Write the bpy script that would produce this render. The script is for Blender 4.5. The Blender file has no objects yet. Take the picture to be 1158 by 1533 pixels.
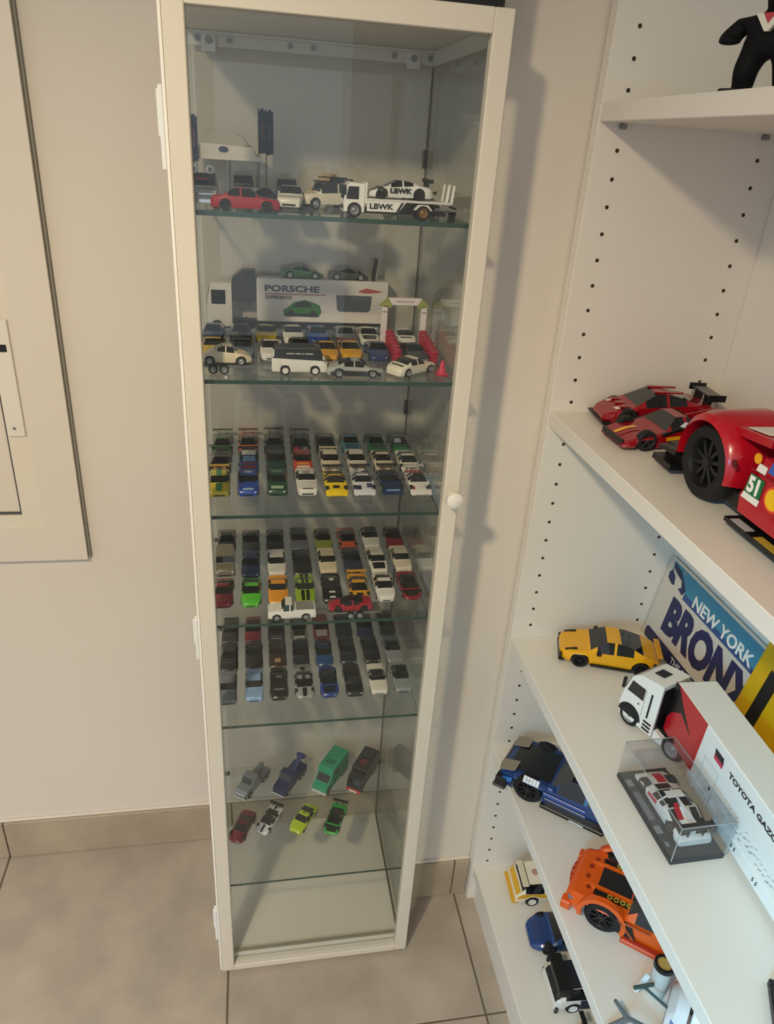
import bpy, bmesh, math, random
from mathutils import Vector, Matrix, Euler

# ------------------------------------------------------------------ camera
SC = bpy.context.scene
COL = SC.collection
PI = math.pi
random.seed(7)

cam_d = bpy.data.cameras.new('camera')
cam = bpy.data.objects.new('camera', cam_d)
COL.objects.link(cam)
cam_d.sensor_fit = 'VERTICAL'
cam_d.sensor_height = 24.0
cam_d.lens = 24.0 * 1092.97 / 1533.0
cam_d.clip_start = 0.02
cam_d.clip_end = 60
PITCH, YAW, ROLL = 0.4658, -0.1956, 0.0694
# looking along +y, turned by YAW about z, pitched down, rolled about the view axis
Rw = Matrix.Rotation(-0.0 + YAW, 3, 'Z') @ Matrix.Rotation(PI / 2 - PITCH, 3, 'X') @ Matrix.Rotation(ROLL, 3, 'Z')
cam.matrix_world = Matrix.Translation((0.134, -1.1508, 1.3811)) @ Rw.to_4x4()
SC.camera = cam

# ------------------------------------------------------------------ view, world, lights
SC.view_settings.view_transform = 'Standard'
SC.view_settings.look = 'None'
SC.view_settings.gamma = 1
SC.view_settings.use_curve_mapping = False
SC.view_settings.exposure = 0.0
SC.cycles.max_bounces = 10
SC.cycles.transparent_max_bounces = 32
SC.cycles.caustics_reflective = False
SC.cycles.caustics_refractive = False

W = bpy.data.worlds.new('room_light')
SC.world = W
W.use_nodes = True
W.node_tree.nodes['Background'].inputs[0].default_value = (0.97, 1.0, 1.02, 1)
W.node_tree.nodes['Background'].inputs[1].default_value = 0.73


def lamp(name, kind, loc, energy, color, size=0.1, target=None, sy=None):
    d = bpy.data.lights.new(name, kind)
    d.energy = energy
    d.color = color
    if kind == 'AREA':
        d.size = size
        if sy:
            d.shape = 'RECTANGLE'
            d.size_y = sy
    else:
        d.shadow_soft_size = size
    o = bpy.data.objects.new(name, d)
    COL.objects.link(o)
    o.location = loc
    if target:
        o.rotation_euler = (Vector(target) - Vector(loc)).to_track_quat('-Z', 'Y').to_euler()
    return o


KEY = lamp('shaded_lamp', 'SPOT', (-0.36, -1.34, 1.93), 65, (1.0, 0.80, 0.52), 0.045, (0.02, -0.42, 0.42))
KEY.data.spot_size = math.radians(106)
KEY.data.spot_blend = 1.0
DAY = lamp('window_daylight', 'AREA', (-0.75, -2.0, 1.35), 3.0, (0.10, 0.62, 1.0), 0.5, (0.75, -1.06, 0.62), 0.5)
DAY.data.spread = math.radians(42)
FLOOR_FILL = lamp('floor_fill_light', 'AREA', (-0.9, -2.2, 1.5), 2.0, (0.88, 0.93, 1.0), 0.6, (-0.35, -0.75, 0.0), 0.6)  # extra cool area light, added to brighten the floor at the lower left
FLOOR_FILL.data.spread = math.radians(50)


# ------------------------------------------------------------------ materials
def lin(h):
    if isinstance(h, str):
        h = h.lstrip('#')
        c = [int(h[i:i + 2], 16) / 255 for i in (0, 2, 4)]
    else:
        c = list(h)
    return tuple((x / 12.92 if x <= 0.04045 else ((x + 0.055) / 1.055) ** 2.4) for x in c) + (1.0,)


MATS = {}


def mat(hexc, rough=0.4, metal=0.0, coat=0.0, noise=0.0, scale=20.0, bump=0.0, key=None, spec=0.5):
    k = key or (hexc, rough, metal, coat, noise, scale, bump)
    if k in MATS:
        return MATS[k]
    m = bpy.data.materials.new(str(key or hexc))
    m.use_nodes = True
    nt = m.node_tree
    b = nt.nodes['Principled BSDF']
    b.inputs['Base Color'].default_value = lin(hexc)
    b.inputs['Roughness'].default_value = rough
    b.inputs['Metallic'].default_value = metal
    b.inputs['Coat Weight'].default_value = coat
    b.inputs['Specular IOR Level'].default_value = spec
    if noise or bump:
        tc = nt.nodes.new('ShaderNodeTexCoord')
        nz = nt.nodes.new('ShaderNodeTexNoise')
        nz.inputs['Scale'].default_value = scale
        nz.inputs['Detail'].default_value = 6
        nt.links.new(tc.outputs['Object'], nz.inputs['Vector'])
        if noise:
            r = nt.nodes.new('ShaderNodeMix')
            r.data_type = 'RGBA'
            c = lin(hexc)
            r.inputs[6].default_value = tuple(max(0, x * (1 - noise)) for x in c[:3]) + (1,)
            r.inputs[7].default_value = tuple(min(1, x * (1 + noise)) for x in c[:3]) + (1,)
            mr = nt.nodes.new('ShaderNodeMapRange')
            mr.inputs[1].default_value = 0.3
            mr.inputs[2].default_value = 0.7
            nt.links.new(nz.outputs['Fac'], mr.inputs[0])
            nt.links.new(mr.outputs[0], r.inputs[0])
            nt.links.new(r.outputs[2], b.inputs['Base Color'])
        if bump:
            bp = nt.nodes.new('ShaderNodeBump')
            bp.inputs['Strength'].default_value = bump
            bp.inputs['Distance'].default_value = 0.002
            nt.links.new(nz.outputs['Fac'], bp.inputs['Height'])
            nt.links.new(bp.outputs['Normal'], b.inputs['Normal'])
    MATS[k] = m
    return m


def glass_mat(name, tint, gloss=(0.78, 0.84, 0.83), ior=1.5, rough=0.0):
    """Thin clear pane: Fresnel mix of a tinted see-through and a mirror reflection."""
    m = bpy.data.materials.new(name)
    m.use_nodes = True
    nt = m.node_tree
    for n in list(nt.nodes):
        nt.nodes.remove(n)
    out = nt.nodes.new('ShaderNodeOutputMaterial')
    tr = nt.nodes.new('ShaderNodeBsdfTransparent')
    tr.inputs[0].default_value = tuple(tint) + (1,)
    gl = nt.nodes.new('ShaderNodeBsdfGlossy')
    gl.inputs[0].default_value = tuple(gloss) + (1,)
    gl.inputs['Roughness'].default_value = rough
    # Schlick reflectance from the angle of view, the same on both faces of the pane
    lw = nt.nodes.new('ShaderNodeLayerWeight')
    lw.inputs['Blend'].default_value = 0.5
    pw = nt.nodes.new('ShaderNodeMath')
    pw.operation = 'POWER'
    pw.inputs[1].default_value = 5.0
    nt.links.new(lw.outputs['Facing'], pw.inputs[0])
    f0 = ((ior - 1) / (ior + 1)) ** 2
    fr = nt.nodes.new('ShaderNodeMath')
    fr.operation = 'MULTIPLY_ADD'
    fr.inputs[1].default_value = 1 - f0
    fr.inputs[2].default_value = f0
    nt.links.new(pw.outputs[0], fr.inputs[0])
    mx = nt.nodes.new('ShaderNodeMixShader')
    nt.links.new(fr.outputs[0], mx.inputs[0])
    nt.links.new(tr.outputs[0], mx.inputs[1])
    nt.links.new(gl.outputs[0], mx.inputs[2])
    nt.links.new(mx.outputs[0], out.inputs[0])
    return m


def paint(h, rough=0.28):
    return mat(h, rough, 0.0, 0.35, 0.03, 60)


WALL = mat('#ddd5ca', 0.85, noise=0.02, scale=4, bump=0.08, key='wall_paint')
CEIL = mat('#e6e2da', 0.9, key='ceiling_paint')
WHITE_METAL = mat('#d9d2c4', 0.42, noise=0.012, scale=8, key='white_powder_coated_steel')
LAMINATE = mat('#e5e1d9', 0.42, noise=0.015, scale=7, bump=0.02, key='white_laminate')
WIN_PVC = mat('#ded5c8', 0.4, noise=0.01, scale=8, key='white_window_frame')
TILE = mat('#ada294', 0.38, noise=0.16, scale=9, bump=0.10, key='beige_stone_tile')
GROUT = mat('#6f6657', 0.9, noise=0.1, scale=40, key='grout')
BASE_T = mat('#a99a85', 0.5, noise=0.15, scale=9, bump=0.06, key='baseboard_tile')
PANE = glass_mat('clear_pane', (0.972, 0.978, 0.972))
SHELF_G = glass_mat('shelf_glass', (0.958, 0.968, 0.958))
CASE_G = glass_mat('acrylic', (0.93, 0.94, 0.95), (1, 1, 1), 1.45)
EDGE_G = mat('#27473f', 0.12, 0.0, 0.4, key='green_glass_edge')
BLACK = mat('#121214', 0.35, key='black_plastic')
MATTE = mat('#18181a', 0.7, key='black_rubber')
TINT = mat('#101317', 0.08, coat=0.5, key='tinted_window')
GREYM = mat('#8d9092', 0.35, 0.6, key='grey_metal')
CHROME = mat('#d4d6d8', 0.12, 1.0, key='chrome')
RIM = mat('#a9acae', 0.3, 0.7, key='silver_rim')
LAMPW = mat('#e8ecec', 0.15, key='clear_headlamp')
REDL = mat('#a01420', 0.25, key='red_plastic')
HOLE = mat('#3a2f26', 0.9, key='dark_peg_hole')


# ------------------------------------------------------------------ mesh helpers
class MB:
    def __init__(s):
        s.v = []
        s.f = []
        s.m = []

    def add(s, vs, fs, mi=0, M=None):
        o = len(s.v)
        s.v += [tuple(M @ Vector(p)) if M else tuple(p) for p in vs]
        for f in fs:
            s.f.append(tuple(o + i for i in f))
            s.m.append(mi)
        return s

    def box(s, c, d, mi=0, b=0.0, M=None):
        x, y, z = (q / 2 for q in d)
        if b <= 0:
            vs = [(i * x, j * y, k * z) for i in (-1, 1) for j in (-1, 1) for k in (-1, 1)]
            fs = [(0, 1, 3, 2), (4, 6, 7, 5), (0, 4, 5, 1), (2, 3, 7, 6), (0, 2, 6, 4), (1, 5, 7, 3)]
        else:
            bm = bmesh.new()
            bmesh.ops.create_cube(bm, size=1)
            for v in bm.verts:
                v.co = Vector((v.co.x * d[0], v.co.y * d[1], v.co.z * d[2]))
            bmesh.ops.bevel(bm, geom=list(bm.edges), offset=min(b, min(d) * 0.45), segments=1, affect='EDGES')
            bm.verts.index_update()
            vs = [tuple(v.co) for v in bm.verts]
            fs = [tuple(v.index for v in f.verts) for f in bm.faces]
            bm.free()
        T = Matrix.Translation(c)
        if M:
            T = M @ T
        return s.add(vs, fs, mi, T)

    def span(s, a, b_, mi=0, b=0.0, M=None):
        c = [(p + q) / 2 for p, q in zip(a, b_)]
        d = [abs(q - p) for p, q in zip(a, b_)]
        return s.box(c, d, mi, b, M)

    def cyl(s, p, q, r, r2=None, n=14, mi=0, caps=True, M=None):
        p = Vector(p)
        q = Vector(q)
        r2 = r if r2 is None else r2
        ax = (q - p).normalized()
        u = ax.orthogonal().normalized()
        w = ax.cross(u)
        vs = []
        for c, rr in ((p, r), (q, r2)):
            for i in range(n):
                a = 2 * PI * i / n
                vs.append(tuple(c + (u * math.cos(a) + w * math.sin(a)) * rr))
        fs = [(i, (i + 1) % n, n + (i + 1) % n, n + i) for i in range(n)]
        if caps:
            fs += [tuple(reversed(range(n))), tuple(range(n, 2 * n))]
        return s.add(vs, fs, mi, M)

    def lathe(s, prof, n=20, mi=0, M=None, axis='x'):
        """prof: list of (a, r) along the axis."""
        vs = []
        for a, r in prof:
            for i in range(n):
                t = 2 * PI * i / n
                c, q = r * math.cos(t), r * math.sin(t)
                vs.append((a, c, q) if axis == 'x' else ((c, q, a) if axis == 'z' else (c, a, q)))
        fs = []
        for k in range(len(prof) - 1):
            for i in range(n):
                j = (i + 1) % n
                fs.append((k * n + i, k * n + j, (k + 1) * n + j, (k + 1) * n + i))
        return s.add(vs, fs, mi, M)

    def prism(s, pts, a, b, axis='x', mi=0, M=None):
        """polygon pts (2D) extruded between a and b along the axis."""
        n = len(pts)
        def P(p, h):
            return (h, p[0], p[1]) if axis == 'x' else ((p[0], h, p[1]) if axis == 'y' else (p[0], p[1], h))
        vs = [P(p, a) for p in pts] + [P(p, b) for p in pts]
        fs = [tuple(range(n)), tuple(reversed(range(n, 2 * n)))]
        fs += [(i, n + i, n + (i + 1) % n, (i + 1) % n) for i in range(n)]
        return s.add(vs, fs, mi, M)

    def mesh(s, name, nmat=None, smooth=30):
        me = bpy.data.meshes.new(name)
        me.from_pydata(s.v, [], s.f)
        bm = bmesh.new()
        bm.from_mesh(me)
        bmesh.ops.recalc_face_normals(bm, faces=bm.faces)
        bm.to_mesh(me)
        bm.free()
        for i, p in enumerate(me.polygons):
            p.material_index = s.m[i]
            p.use_smooth = bool(smooth)
        if smooth:
            me.set_sharp_from_angle(angle=math.radians(smooth))
        return me


def link(name, me, mats, parent=None, loc=None, rot=None, objslots=False):
    o = bpy.data.objects.new(name, me)
    COL.objects.link(o)
    if not isinstance(mats, (list, tuple)):
        mats = [mats]
    while len(me.materials) < len(mats):
        me.materials.append(mats[len(me.materials)])
    for i, m in enumerate(mats):
        if me.materials[i] is not m:
            o.material_slots[i].link = 'OBJECT'
            o.material_slots[i].material = m
    if parent:
        o.parent = parent
    if loc:
        o.location = loc
    if rot:
        o.rotation_euler = rot
    return o


def put(name, mb, mats, parent=None, smooth=30, loc=None, rot=None):
    return link(name, mb.mesh(name, smooth=smooth), mats, parent, loc, rot)


def tag(o, label=None, cat=None, group=None, kind=None):
    if label:
        o['label'] = label
    if cat:
        o['category'] = cat
    if group:
        o['group'] = group
    if kind:
        o['kind'] = kind
    return o


def thing(name, label, cat, loc=(0, 0, 0), rz=0.0, group=None):
    o = bpy.data.objects.new(name, None)
    o.empty_display_size = 0.02
    COL.objects.link(o)
    o.location = loc
    o.rotation_euler = (0, 0, rz)
    return tag(o, label, cat, group)


TXT = {}


def text(s, size, m, parent, loc, rot=(0, 0, 0), sx=1.0, name='lettering', bold=0.0, depth=0.0002, align='CENTER'):
    k = (s, size, bold, depth, align)
    if k not in TXT:
        c = bpy.data.curves.new('t', 'FONT')
        c.body = s
        c.size = size
        c.align_x = align
        c.align_y = 'CENTER'
        c.offset = bold
        c.extrude = depth
        c.resolution_u = 3
        o = bpy.data.objects.new('t', c)
        COL.objects.link(o)
        dg = bpy.context.evaluated_depsgraph_get()
        TXT[k] = bpy.data.meshes.new_from_object(o.evaluated_get(dg))
        TXT[k].materials.clear()
        bpy.data.objects.remove(o)
    o = link(name, TXT[k], m, parent, loc, rot)
    o.scale = (sx, 1, 1)
    return o


# ------------------------------------------------------------------ the room
def struct(name, mb, m, parent=None, smooth=0, kind='structure'):
    o = put(name, mb, m, parent, smooth)
    if not parent:
        o['kind'] = kind
    return o


fl = struct('floor', MB().span((-2.2, -5.2, -0.05), (0.82, 0.0, -0.0025)), GROUT)
tb = MB().box((0, 0, 0), (0.4522, 0.4522, 0.02), 0, 0.0012)
tme = tb.mesh('tile', smooth=0)
for i in range(-5, 2):
    for j in range(-10, 2):
        cx = 0.064 + 0.4555 * (i + 0.5)
        cy = -0.4395 + 0.4555 * (j + 0.5)
        x0, x1 = max(cx - 0.2261, -2.2), min(cx + 0.2261, 0.82)
        y0, y1 = cy - 0.2261, min(cy + 0.2261, 0.0)
        if x1 - x0 < 0.01 or y1 - y0 < 0.01:
            continue
        if x1 - x0 > 0.45 and y1 - y0 > 0.45:
            link('tile', tme, TILE, fl, (cx, cy, -0.01))
        else:
            put('tile', MB().span((x0, y0, -0.02), (x1, y1, 0.0), 0, 0.0012), TILE, fl, 0)

WX = 0.414
struct('wall_back', MB().span((-2.2, 0.0, -0.05), (WX + 0.1, 0.1, 2.5)), WALL)
struct('wall_recess', MB().span((WX, -0.193, -0.05), (WX + 0.1, 0.0, 2.5)), WALL)
struct('wall_front', MB().span((WX + 0.1, -0.193, -0.05), (0.92, -0.093, 2.5)), WALL)
struct('wall_right', MB().span((0.82, -5.2, -0.05), (0.92, -0.193, 2.5)), WALL)
struct('ceiling', MB().span((-2.2, -2.6, 2.5), (0.92, 0.1, 2.6)), CEIL)

bb = struct('baseboard_back', MB().span((-2.2, -0.004, 0), (WX, 0.0, 0.0985)), GROUT)
xs = [-2.2, -1.756, -1.301, -0.8455, -0.390, 0.0655, WX]
for a, b in zip(xs[:-1], xs[1:]):
    put('tile', MB().span((a + 0.0012, -0.0105, 0.0015), (b - 0.0012, -0.0005, 0.1), 0, 0.001), BASE_T, bb, 0)
bb2 = struct('baseboard_front', MB().span((WX, -0.197, 0), (0.5433, -0.193, 0.0985)), GROUT)
for a, b in ((WX - 0.010, 0.5115), (0.5115, 0.5430)):
    put('tile', MB().span((a + 0.0012, -0.2035, 0.0015), (b - 0.0012, -0.1935, 0.1), 0, 0.001), BASE_T, bb2, 0)
bb3 = struct('baseboard_recess', MB().span((WX - 0.004, -0.193, 0), (WX, -0.0105, 0.0985)), GROUT)
put('tile', MB().span((WX - 0.0105, -0.1935, 0.0015), (WX - 0.0005, -0.011, 0.1), 0, 0.001), BASE_T, bb3, 0)
# painted lip above the baseboards
struct('trim_1', MB().span((-2.2, -0.0060, 0.1), (WX, 0.0, 0.1045), 0, 0.001), WALL)
struct('trim_2', MB().span((WX, -0.199, 0.1), (0.5433, -0.193, 0.1045), 0, 0.001), WALL)

# ------------------------------------------------------------------ window at the left
wn = bpy.data.objects.new('window_1', None)
COL.objects.link(wn)
wn['kind'] = 'structure'
X1, X0, Z0, Z1 = -0.1530, -0.95, 0.7190, 2.05
cw = 0.0615


def miter(inner, outer, y0, y1):
    """Four mitred boards of a rectangular frame in the xz plane."""
    (a0, b0), (a1, b1) = outer
    (c0, d0), (c1, d1) = inner
    boards = [[(a1, b0), (a1, b1), (c1, d1), (c1, d0)], [(a0, b0), (a1, b0), (c1, d0), (c0, d0)],
              [(a0, b1), (a0, b0), (c0, d0), (c0, d1)], [(a1, b1), (a0, b1), (c0, d1), (c1, d1)]]
    return [MB().prism(p, y0, y1, 'y') for p in boards]


e = 0.0004
for mb in miter(((X0 + cw + e, Z0 + cw + e), (X1 - cw - e, Z1 - cw - e)), ((X0, Z0), (X1, Z1)), -0.014, 0.0):
    put('casing_board', mb, WIN_PVC, wn, 0)
put('casing_edge_strip', MB().span((X1, -0.006, Z0), (X1 + 0.004, 0.0, Z1)), mat('#8f8a80', 0.7, key='sealant'), wn, 0)  # thin grey strip along the outer edge of the casing
ix1, iz0, ix0, iz1 = X1 - cw, Z0 + cw, X0 + cw, Z1 - cw
fw_ = 0.030
for mb in miter(((ix0 + fw_, iz0 + 0.024), (ix1 - fw_, iz1 - fw_)), ((ix0, iz0), (ix1, iz1)), -0.0125, 0.0):
    put('sash_board', mb, mat('#e0d7c6', 0.4, key='sash_white'), wn, 0)
gx1, gz0 = ix1 - fw_, iz0 + 0.024
for mb in miter(((ix0 + fw_ + .004, gz0 + .004), (gx1 - .0035, iz1 - fw_ - .004)), ((ix0 + fw_, gz0), (gx1, iz1 - fw_)), -0.0085, 0.0):
    put('gasket', mb, mat('#4a4d50', 0.6, key='grey_gasket'), wn, 0)
put('infill_panel', MB().span((ix0 + fw_, -0.006, gz0), (gx1, 0.0, 1.075)), mat('#ddd3c4', 0.45, key='panel_white'), wn, 0)
put('pane', MB().span((ix0 + fw_, -0.005, 1.088), (gx1, -0.001, iz1 - fw_)), mat('#24282c', 0.08, key='dark_window_pane'), wn, 0)
put('bottom_bar', MB().span((ix0 + fw_, -0.018, 1.075), (gx1 + 0.021, -0.006, 1.086), 0, .001), BLACK, wn, 0)
slat = MB().box((0, 0, 0), (gx1 - ix0 - fw_ + 0.018, 0.006, 0.0045), 0, 0.0008).mesh('slat', smooth=0)
for k in range(60):
    link('slat', slat, mat('#9a948b', 0.5, key='blind_slat'), wn, ((gx1 + ix0 + fw_ + 0.018) / 2, -0.012, 1.090 + k * 0.0062))
lp = put('latch_plate', MB().span((ix1 - 0.0275, -0.0165, 0.9430), (ix1 - 0.003, -0.0125, 1.1225), 0, 0.001), mat('#e3ddd2', 0.35, key='latch_white'), wn, 0)
put('screw', MB().cyl((ix1 - 0.0175, -0.0178, 0.9565), (ix1 - 0.0175, -0.016, 0.9565), 0.0022), GREYM, lp)

# ------------------------------------------------------------------ the glass display cabinet
CX0, CX1, CY0, CY1, CZ0, CZ1 = 0.0538, 0.3960, -0.3100, -0.0120, 0.010, 1.509
cab = thing('display_cabinet', 'tall narrow glass display cabinet with a white metal door frame, full of model cars', 'cabinet', ((CX0 + CX1) / 2, -0.16, 0))


def cput(name, mb, m, smooth=0, parent=None):
    o = put(name, mb, m, None, smooth)
    p = parent or cab
    o.parent = p
    if not parent:
        o.location = -cab.location
    return o


FW = 0.0212
t_ = 0.016
door = MB()
door.span((CX0, CY0, CZ0), (CX0 + FW, CY0 + t_, CZ1), 0, .0012)
door.span((CX1 - FW, CY0, CZ0), (CX1, CY0 + t_, CZ1), 0, .0012)
door.span((CX0 + FW, CY0, CZ1 - 0.0225), (CX1 - FW, CY0 + t_, CZ1), 0, .0008)
door.span((CX0 + FW, CY0, CZ0), (CX1 - FW, CY0 + t_, CZ0 + 0.0135), 0, .0008)
cput('door_frame', door, WHITE_METAL)
dg = cput('door_pane', MB().span((CX0 + FW - .004, CY0 + .007, CZ0 + .010), (CX1 - FW + .004, CY0 + .010, CZ1 - .018)), PANE)
kn = MB()
kn.lathe([(0, .004), (-.012, .004), (-.012, .0095), (-.016, .0115), (-.021, .0110), (-.0235, .007), (-.024, .0)], 20, 0,
         Matrix.Translation((CX1 - .0108, CY0, .9745)), 'y')
cput('knob', kn, mat('#e9e4da', .25, key='white_knob'), 40)
for zc, hh in ((1.3815, .038), (.7558, .034), (.1390, .040)):
    h = MB().span((CX0 - .0085, CY0 + .003, zc - hh), (CX0 - .0040, CY0 + .014, zc + hh), 0, .001)
    h.cyl((CX0 - .0070, CY0 + .008, zc - hh * .2), (CX0 - .0070, CY0 + .008, zc + hh * .9), .0038)
    cput('hinge', h, mat('#e6e8e8', .3, key='hinge_white'), 30)
cput('door_edge', MB().span((CX0 - .0036, CY0 + .001, CZ0 + .004), (CX0 - .0004, CY0 + .0155, CZ1 - .002), 0, .0006), mat('#f4f1ea', .3, key='door_edge_white'))
# side strip of the carcass left of the door
car_ = MB()
car_.span((CX0 + .001, CY0 + .0175, .012), (CX0 + .0045, CY0 + .031, CZ1 - .002), 0, .0006)
car_.span((CX1 - .0045, CY0 + .0175, .012), (CX1 - .001, CY0 + .031, CZ1 - .002), 0, .0006)
cput('front_post', car_, WHITE_METAL)
GX0, GX1 = CX0 + .002, CX1 - .014
cput('side_pane', MB().span((GX0, CY0 + .020, .034), (GX0 + .004, CY1 + .004, 1.496)), PANE)
cput('side_pane', MB().span((GX1, CY0 + .020, .034), (GX1 + .004, CY1 + .004, 1.496)), PANE)
cput('back_pane', MB().span((GX0 + .004, CY1, .034), (GX1, CY1 + .004, 1.496)), PANE)
cput('corner_seal', MB().span((GX1 - .0022, CY1 - .0022, .034), (GX1 - .0002, CY1 - .0002, 1.496)), mat('#565a55', .6, key='corner_seal'))
base_ = MB().span((CX0 + .002, CY0 + .0175, .012), (CX1 - .008, CY1 + .006, .034), 0, .001)
for x in (CX0 + .02, CX1 - .03):
    for y in (CY0 + .035, CY1 - .02):
        base_.cyl((x, y, 0), (x, y, .012), .009)
cput('base_panel', base_, mat('#dcd8cc', .35, noise=.01, scale=8, key='white_base_panel'))
rail = MB().span((GX0, CY0 + .0175, .0345), (GX1, CY0 + .0215, .0395))
cput('base_rail', rail, mat('#8d8878', .5, key='base_rail'))
cput('side_rail', MB().span((GX1 - .0022, CY0 + .03, .0345), (GX1 - .0003, CY1, .0375)), mat('#55503f', .6, key='dark_rail'))
top_ = MB().span((CX0 + .001, CY0 + .0175, 1.496), (CX1 - .001, CY1 + .006, 1.509), 0, .001)
cput('top_panel', top_, WHITE_METAL)
br = MB().span((GX0 + .004, CY1 - .006, 1.4795), (GX1 - .001, CY1 - .002, 1.4955), 0, .0006)
br.span((GX0 + .004, CY1 - .016, 1.4925), (GX1 - .001, CY1 - .006, 1.4955))
brail = cput('back_rail', br, mat('#d5d4cc', .4, key='rail_white'))
sd = MB().span((GX1 - .004, CY0 + .03, 1.478), (GX1 - .0004, CY1 - .006, 1.4955))
cput('side_top_rail', sd, mat('#c9c9c2', .4, key='rail_white2'))
for x in (.083, .352):
    b_ = cput('bracket', MB().span((x - .009, CY1 - .009, 1.4735), (x + .009, CY1 - .0055, 1.4945), 0, .0008), mat('#dededa', .35, key='bracket'))
    cput('screw', MB().cyl((x, CY1 - .0105, 1.486), (x, CY1 - .0085, 1.486), .0045, n=10), GREYM, 30, None)
for x in (.069, .109, .187, .217, .325, .3745):
    cput('screw', MB().cyl((x, CY1 - .0078, 1.4875), (x, CY1 - .0058, 1.4875), .0036, n=10), GREYM, 30)
SHZ = {1: 1.3055, 2: 1.1185, 3: .9365, 4: .7630, 5: .5760, 6: .2130}
NTH = {1: 'topmost', 2: 'second', 3: 'third', 4: 'fourth', 5: 'fifth', 6: 'lowest'}
for k, z in SHZ.items():
    for x in (GX1 - .0035, GX0 + .0075):
        for y in (CY1 - .012, CY0 + .042):
            cput('shelf_clip', MB().span((x - .003, y - .005, z - .0085), (x + .003, y + .005, z - .0055), 0, .0005), BLACK if y > -.1 else PANE)
for z in (1.365, .995):
    cput('corner_clip', MB().span((GX1 - .007, CY1 - .010, z - .012), (GX1 - .0008, CY1 - .003, z + .012), 0, .001), BLACK)
SHY0, SHY1 = CY0 + .025, CY1 - .004
for k, z in SHZ.items():
    mb = MB().span((GX0 + .0045, SHY0, z - .005), (GX1 - .0025, SHY1, z))
    mb.m = [1, 1, 1, 0, 0, 0]
    o = put('glass_shelf', mb, [SHELF_G, EDGE_G], None, 0)
    tag(o, {1: 'topmost glass shelf of the display cabinet, under the marquee and flatbed truck',
            2: 'second glass shelf, carrying the white race transporter and red tyre-stack arch',
            3: 'third glass shelf, carrying twenty-four race cars in three rows',
            4: 'fourth glass shelf, carrying street cars and a white pickup with trailer',
            5: 'fifth glass shelf, carrying mostly dark cars in three rows',
            6: 'lowest glass shelf, carrying four trucks and four cars parked at a slant'}[k], 'shelf', 'glass shelves of the display cabinet')
bx = MB().span((.20, -.290, 1.5092), (.3905, -.10, 1.62), 0, .003)
tag(put('storage_box', bx, mat('#0d0d10', .4, key='black_box'), None, 0), 'black box lying on top of the glass cabinet', 'box')

# ------------------------------------------------------------------ the white bookcase
BX0, BX1, BYP = 0.5433, 0.8000, -0.2160
bc = thing('bookcase', 'white laminate bookcase with shelves of large model cars along the side wall', 'bookcase', (BX0, BYP, 0))


def bput(name, mb, m, smooth=0, parent=None):
    o = put(name, mb, m, None, smooth)
    o.parent = parent or bc
    if not parent:
        o.location = -bc.location
    return o


bput('side_panel', MB().span((BX0, BYP, 0), (BX1, -.197, 2.02), 0, .0008), LAMINATE)
bput('back_panel', MB().span((BX1, -1.06, .02), (BX1 + .006, BYP + .004, 2.02)), LAMINATE)
BZ = {1: 1.4415, 2: 1.0572, 3: .6620, 4: .4211, 5: .0978}
for k, z in BZ.items():
    th = .0205
    s = MB().span((BX0 + (.0012 if k < 5 else .004), -1.06, z - th), (BX1, BYP, z), 0, .0008)
    bput('shelf', s, LAMINATE)
bput('plinth', MB().span((BX0 + .014, -1.06, 0), (BX0 + .028, BYP, .0775)), LAMINATE)
ho = MB()
for i in range(-14, 46):
    z = 1.5193 - .032 * i
    if any(-.024 < z - q < .004 for q in BZ.values()):
        continue
    for x in (.5735, .7643):
        ho.cyl((x, BYP - .0003, z), (x, BYP + .001, z), .0026, n=10)
o = bput('peg_hole', ho, HOLE, 0)
o['kind'] = 'stuff'
for k in (1, 2, 3, 4):
    for x in (.5735, .7643):
        z = BZ[k] - .0205
        bput('shelf_pin', MB().cyl((x, BYP, z - .0035), (x, BYP - .009, z - .0035), .0033, n=10), GREYM, 30)


# ------------------------------------------------------------------ vehicles
def ip(pts, t):
    if t <= pts[0][0]:
        return pts[0][1]
    for (a, p), (b, q) in zip(pts[:-1], pts[1:]):
        if t <= b:
            u = (t - a) / (b - a)
            return p + (q - p) * u
    return pts[-1][1]


PLAN = [(0, .78), (.03, .90), (.10, .97), (.22, 1), (.78, 1), (.92, .97), (.98, .90), (1, .84)]
PLAN_R = [(0, .60), (.03, .78), (.10, .93), (.22, 1), (.40, .95), (.60, .96), (.78, 1), (.92, .95), (.98, .84), (1, .72)]
BOXP = [(0, .90), (.02, .97), (.06, 1), (.95, 1), (1, .96)]
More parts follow.
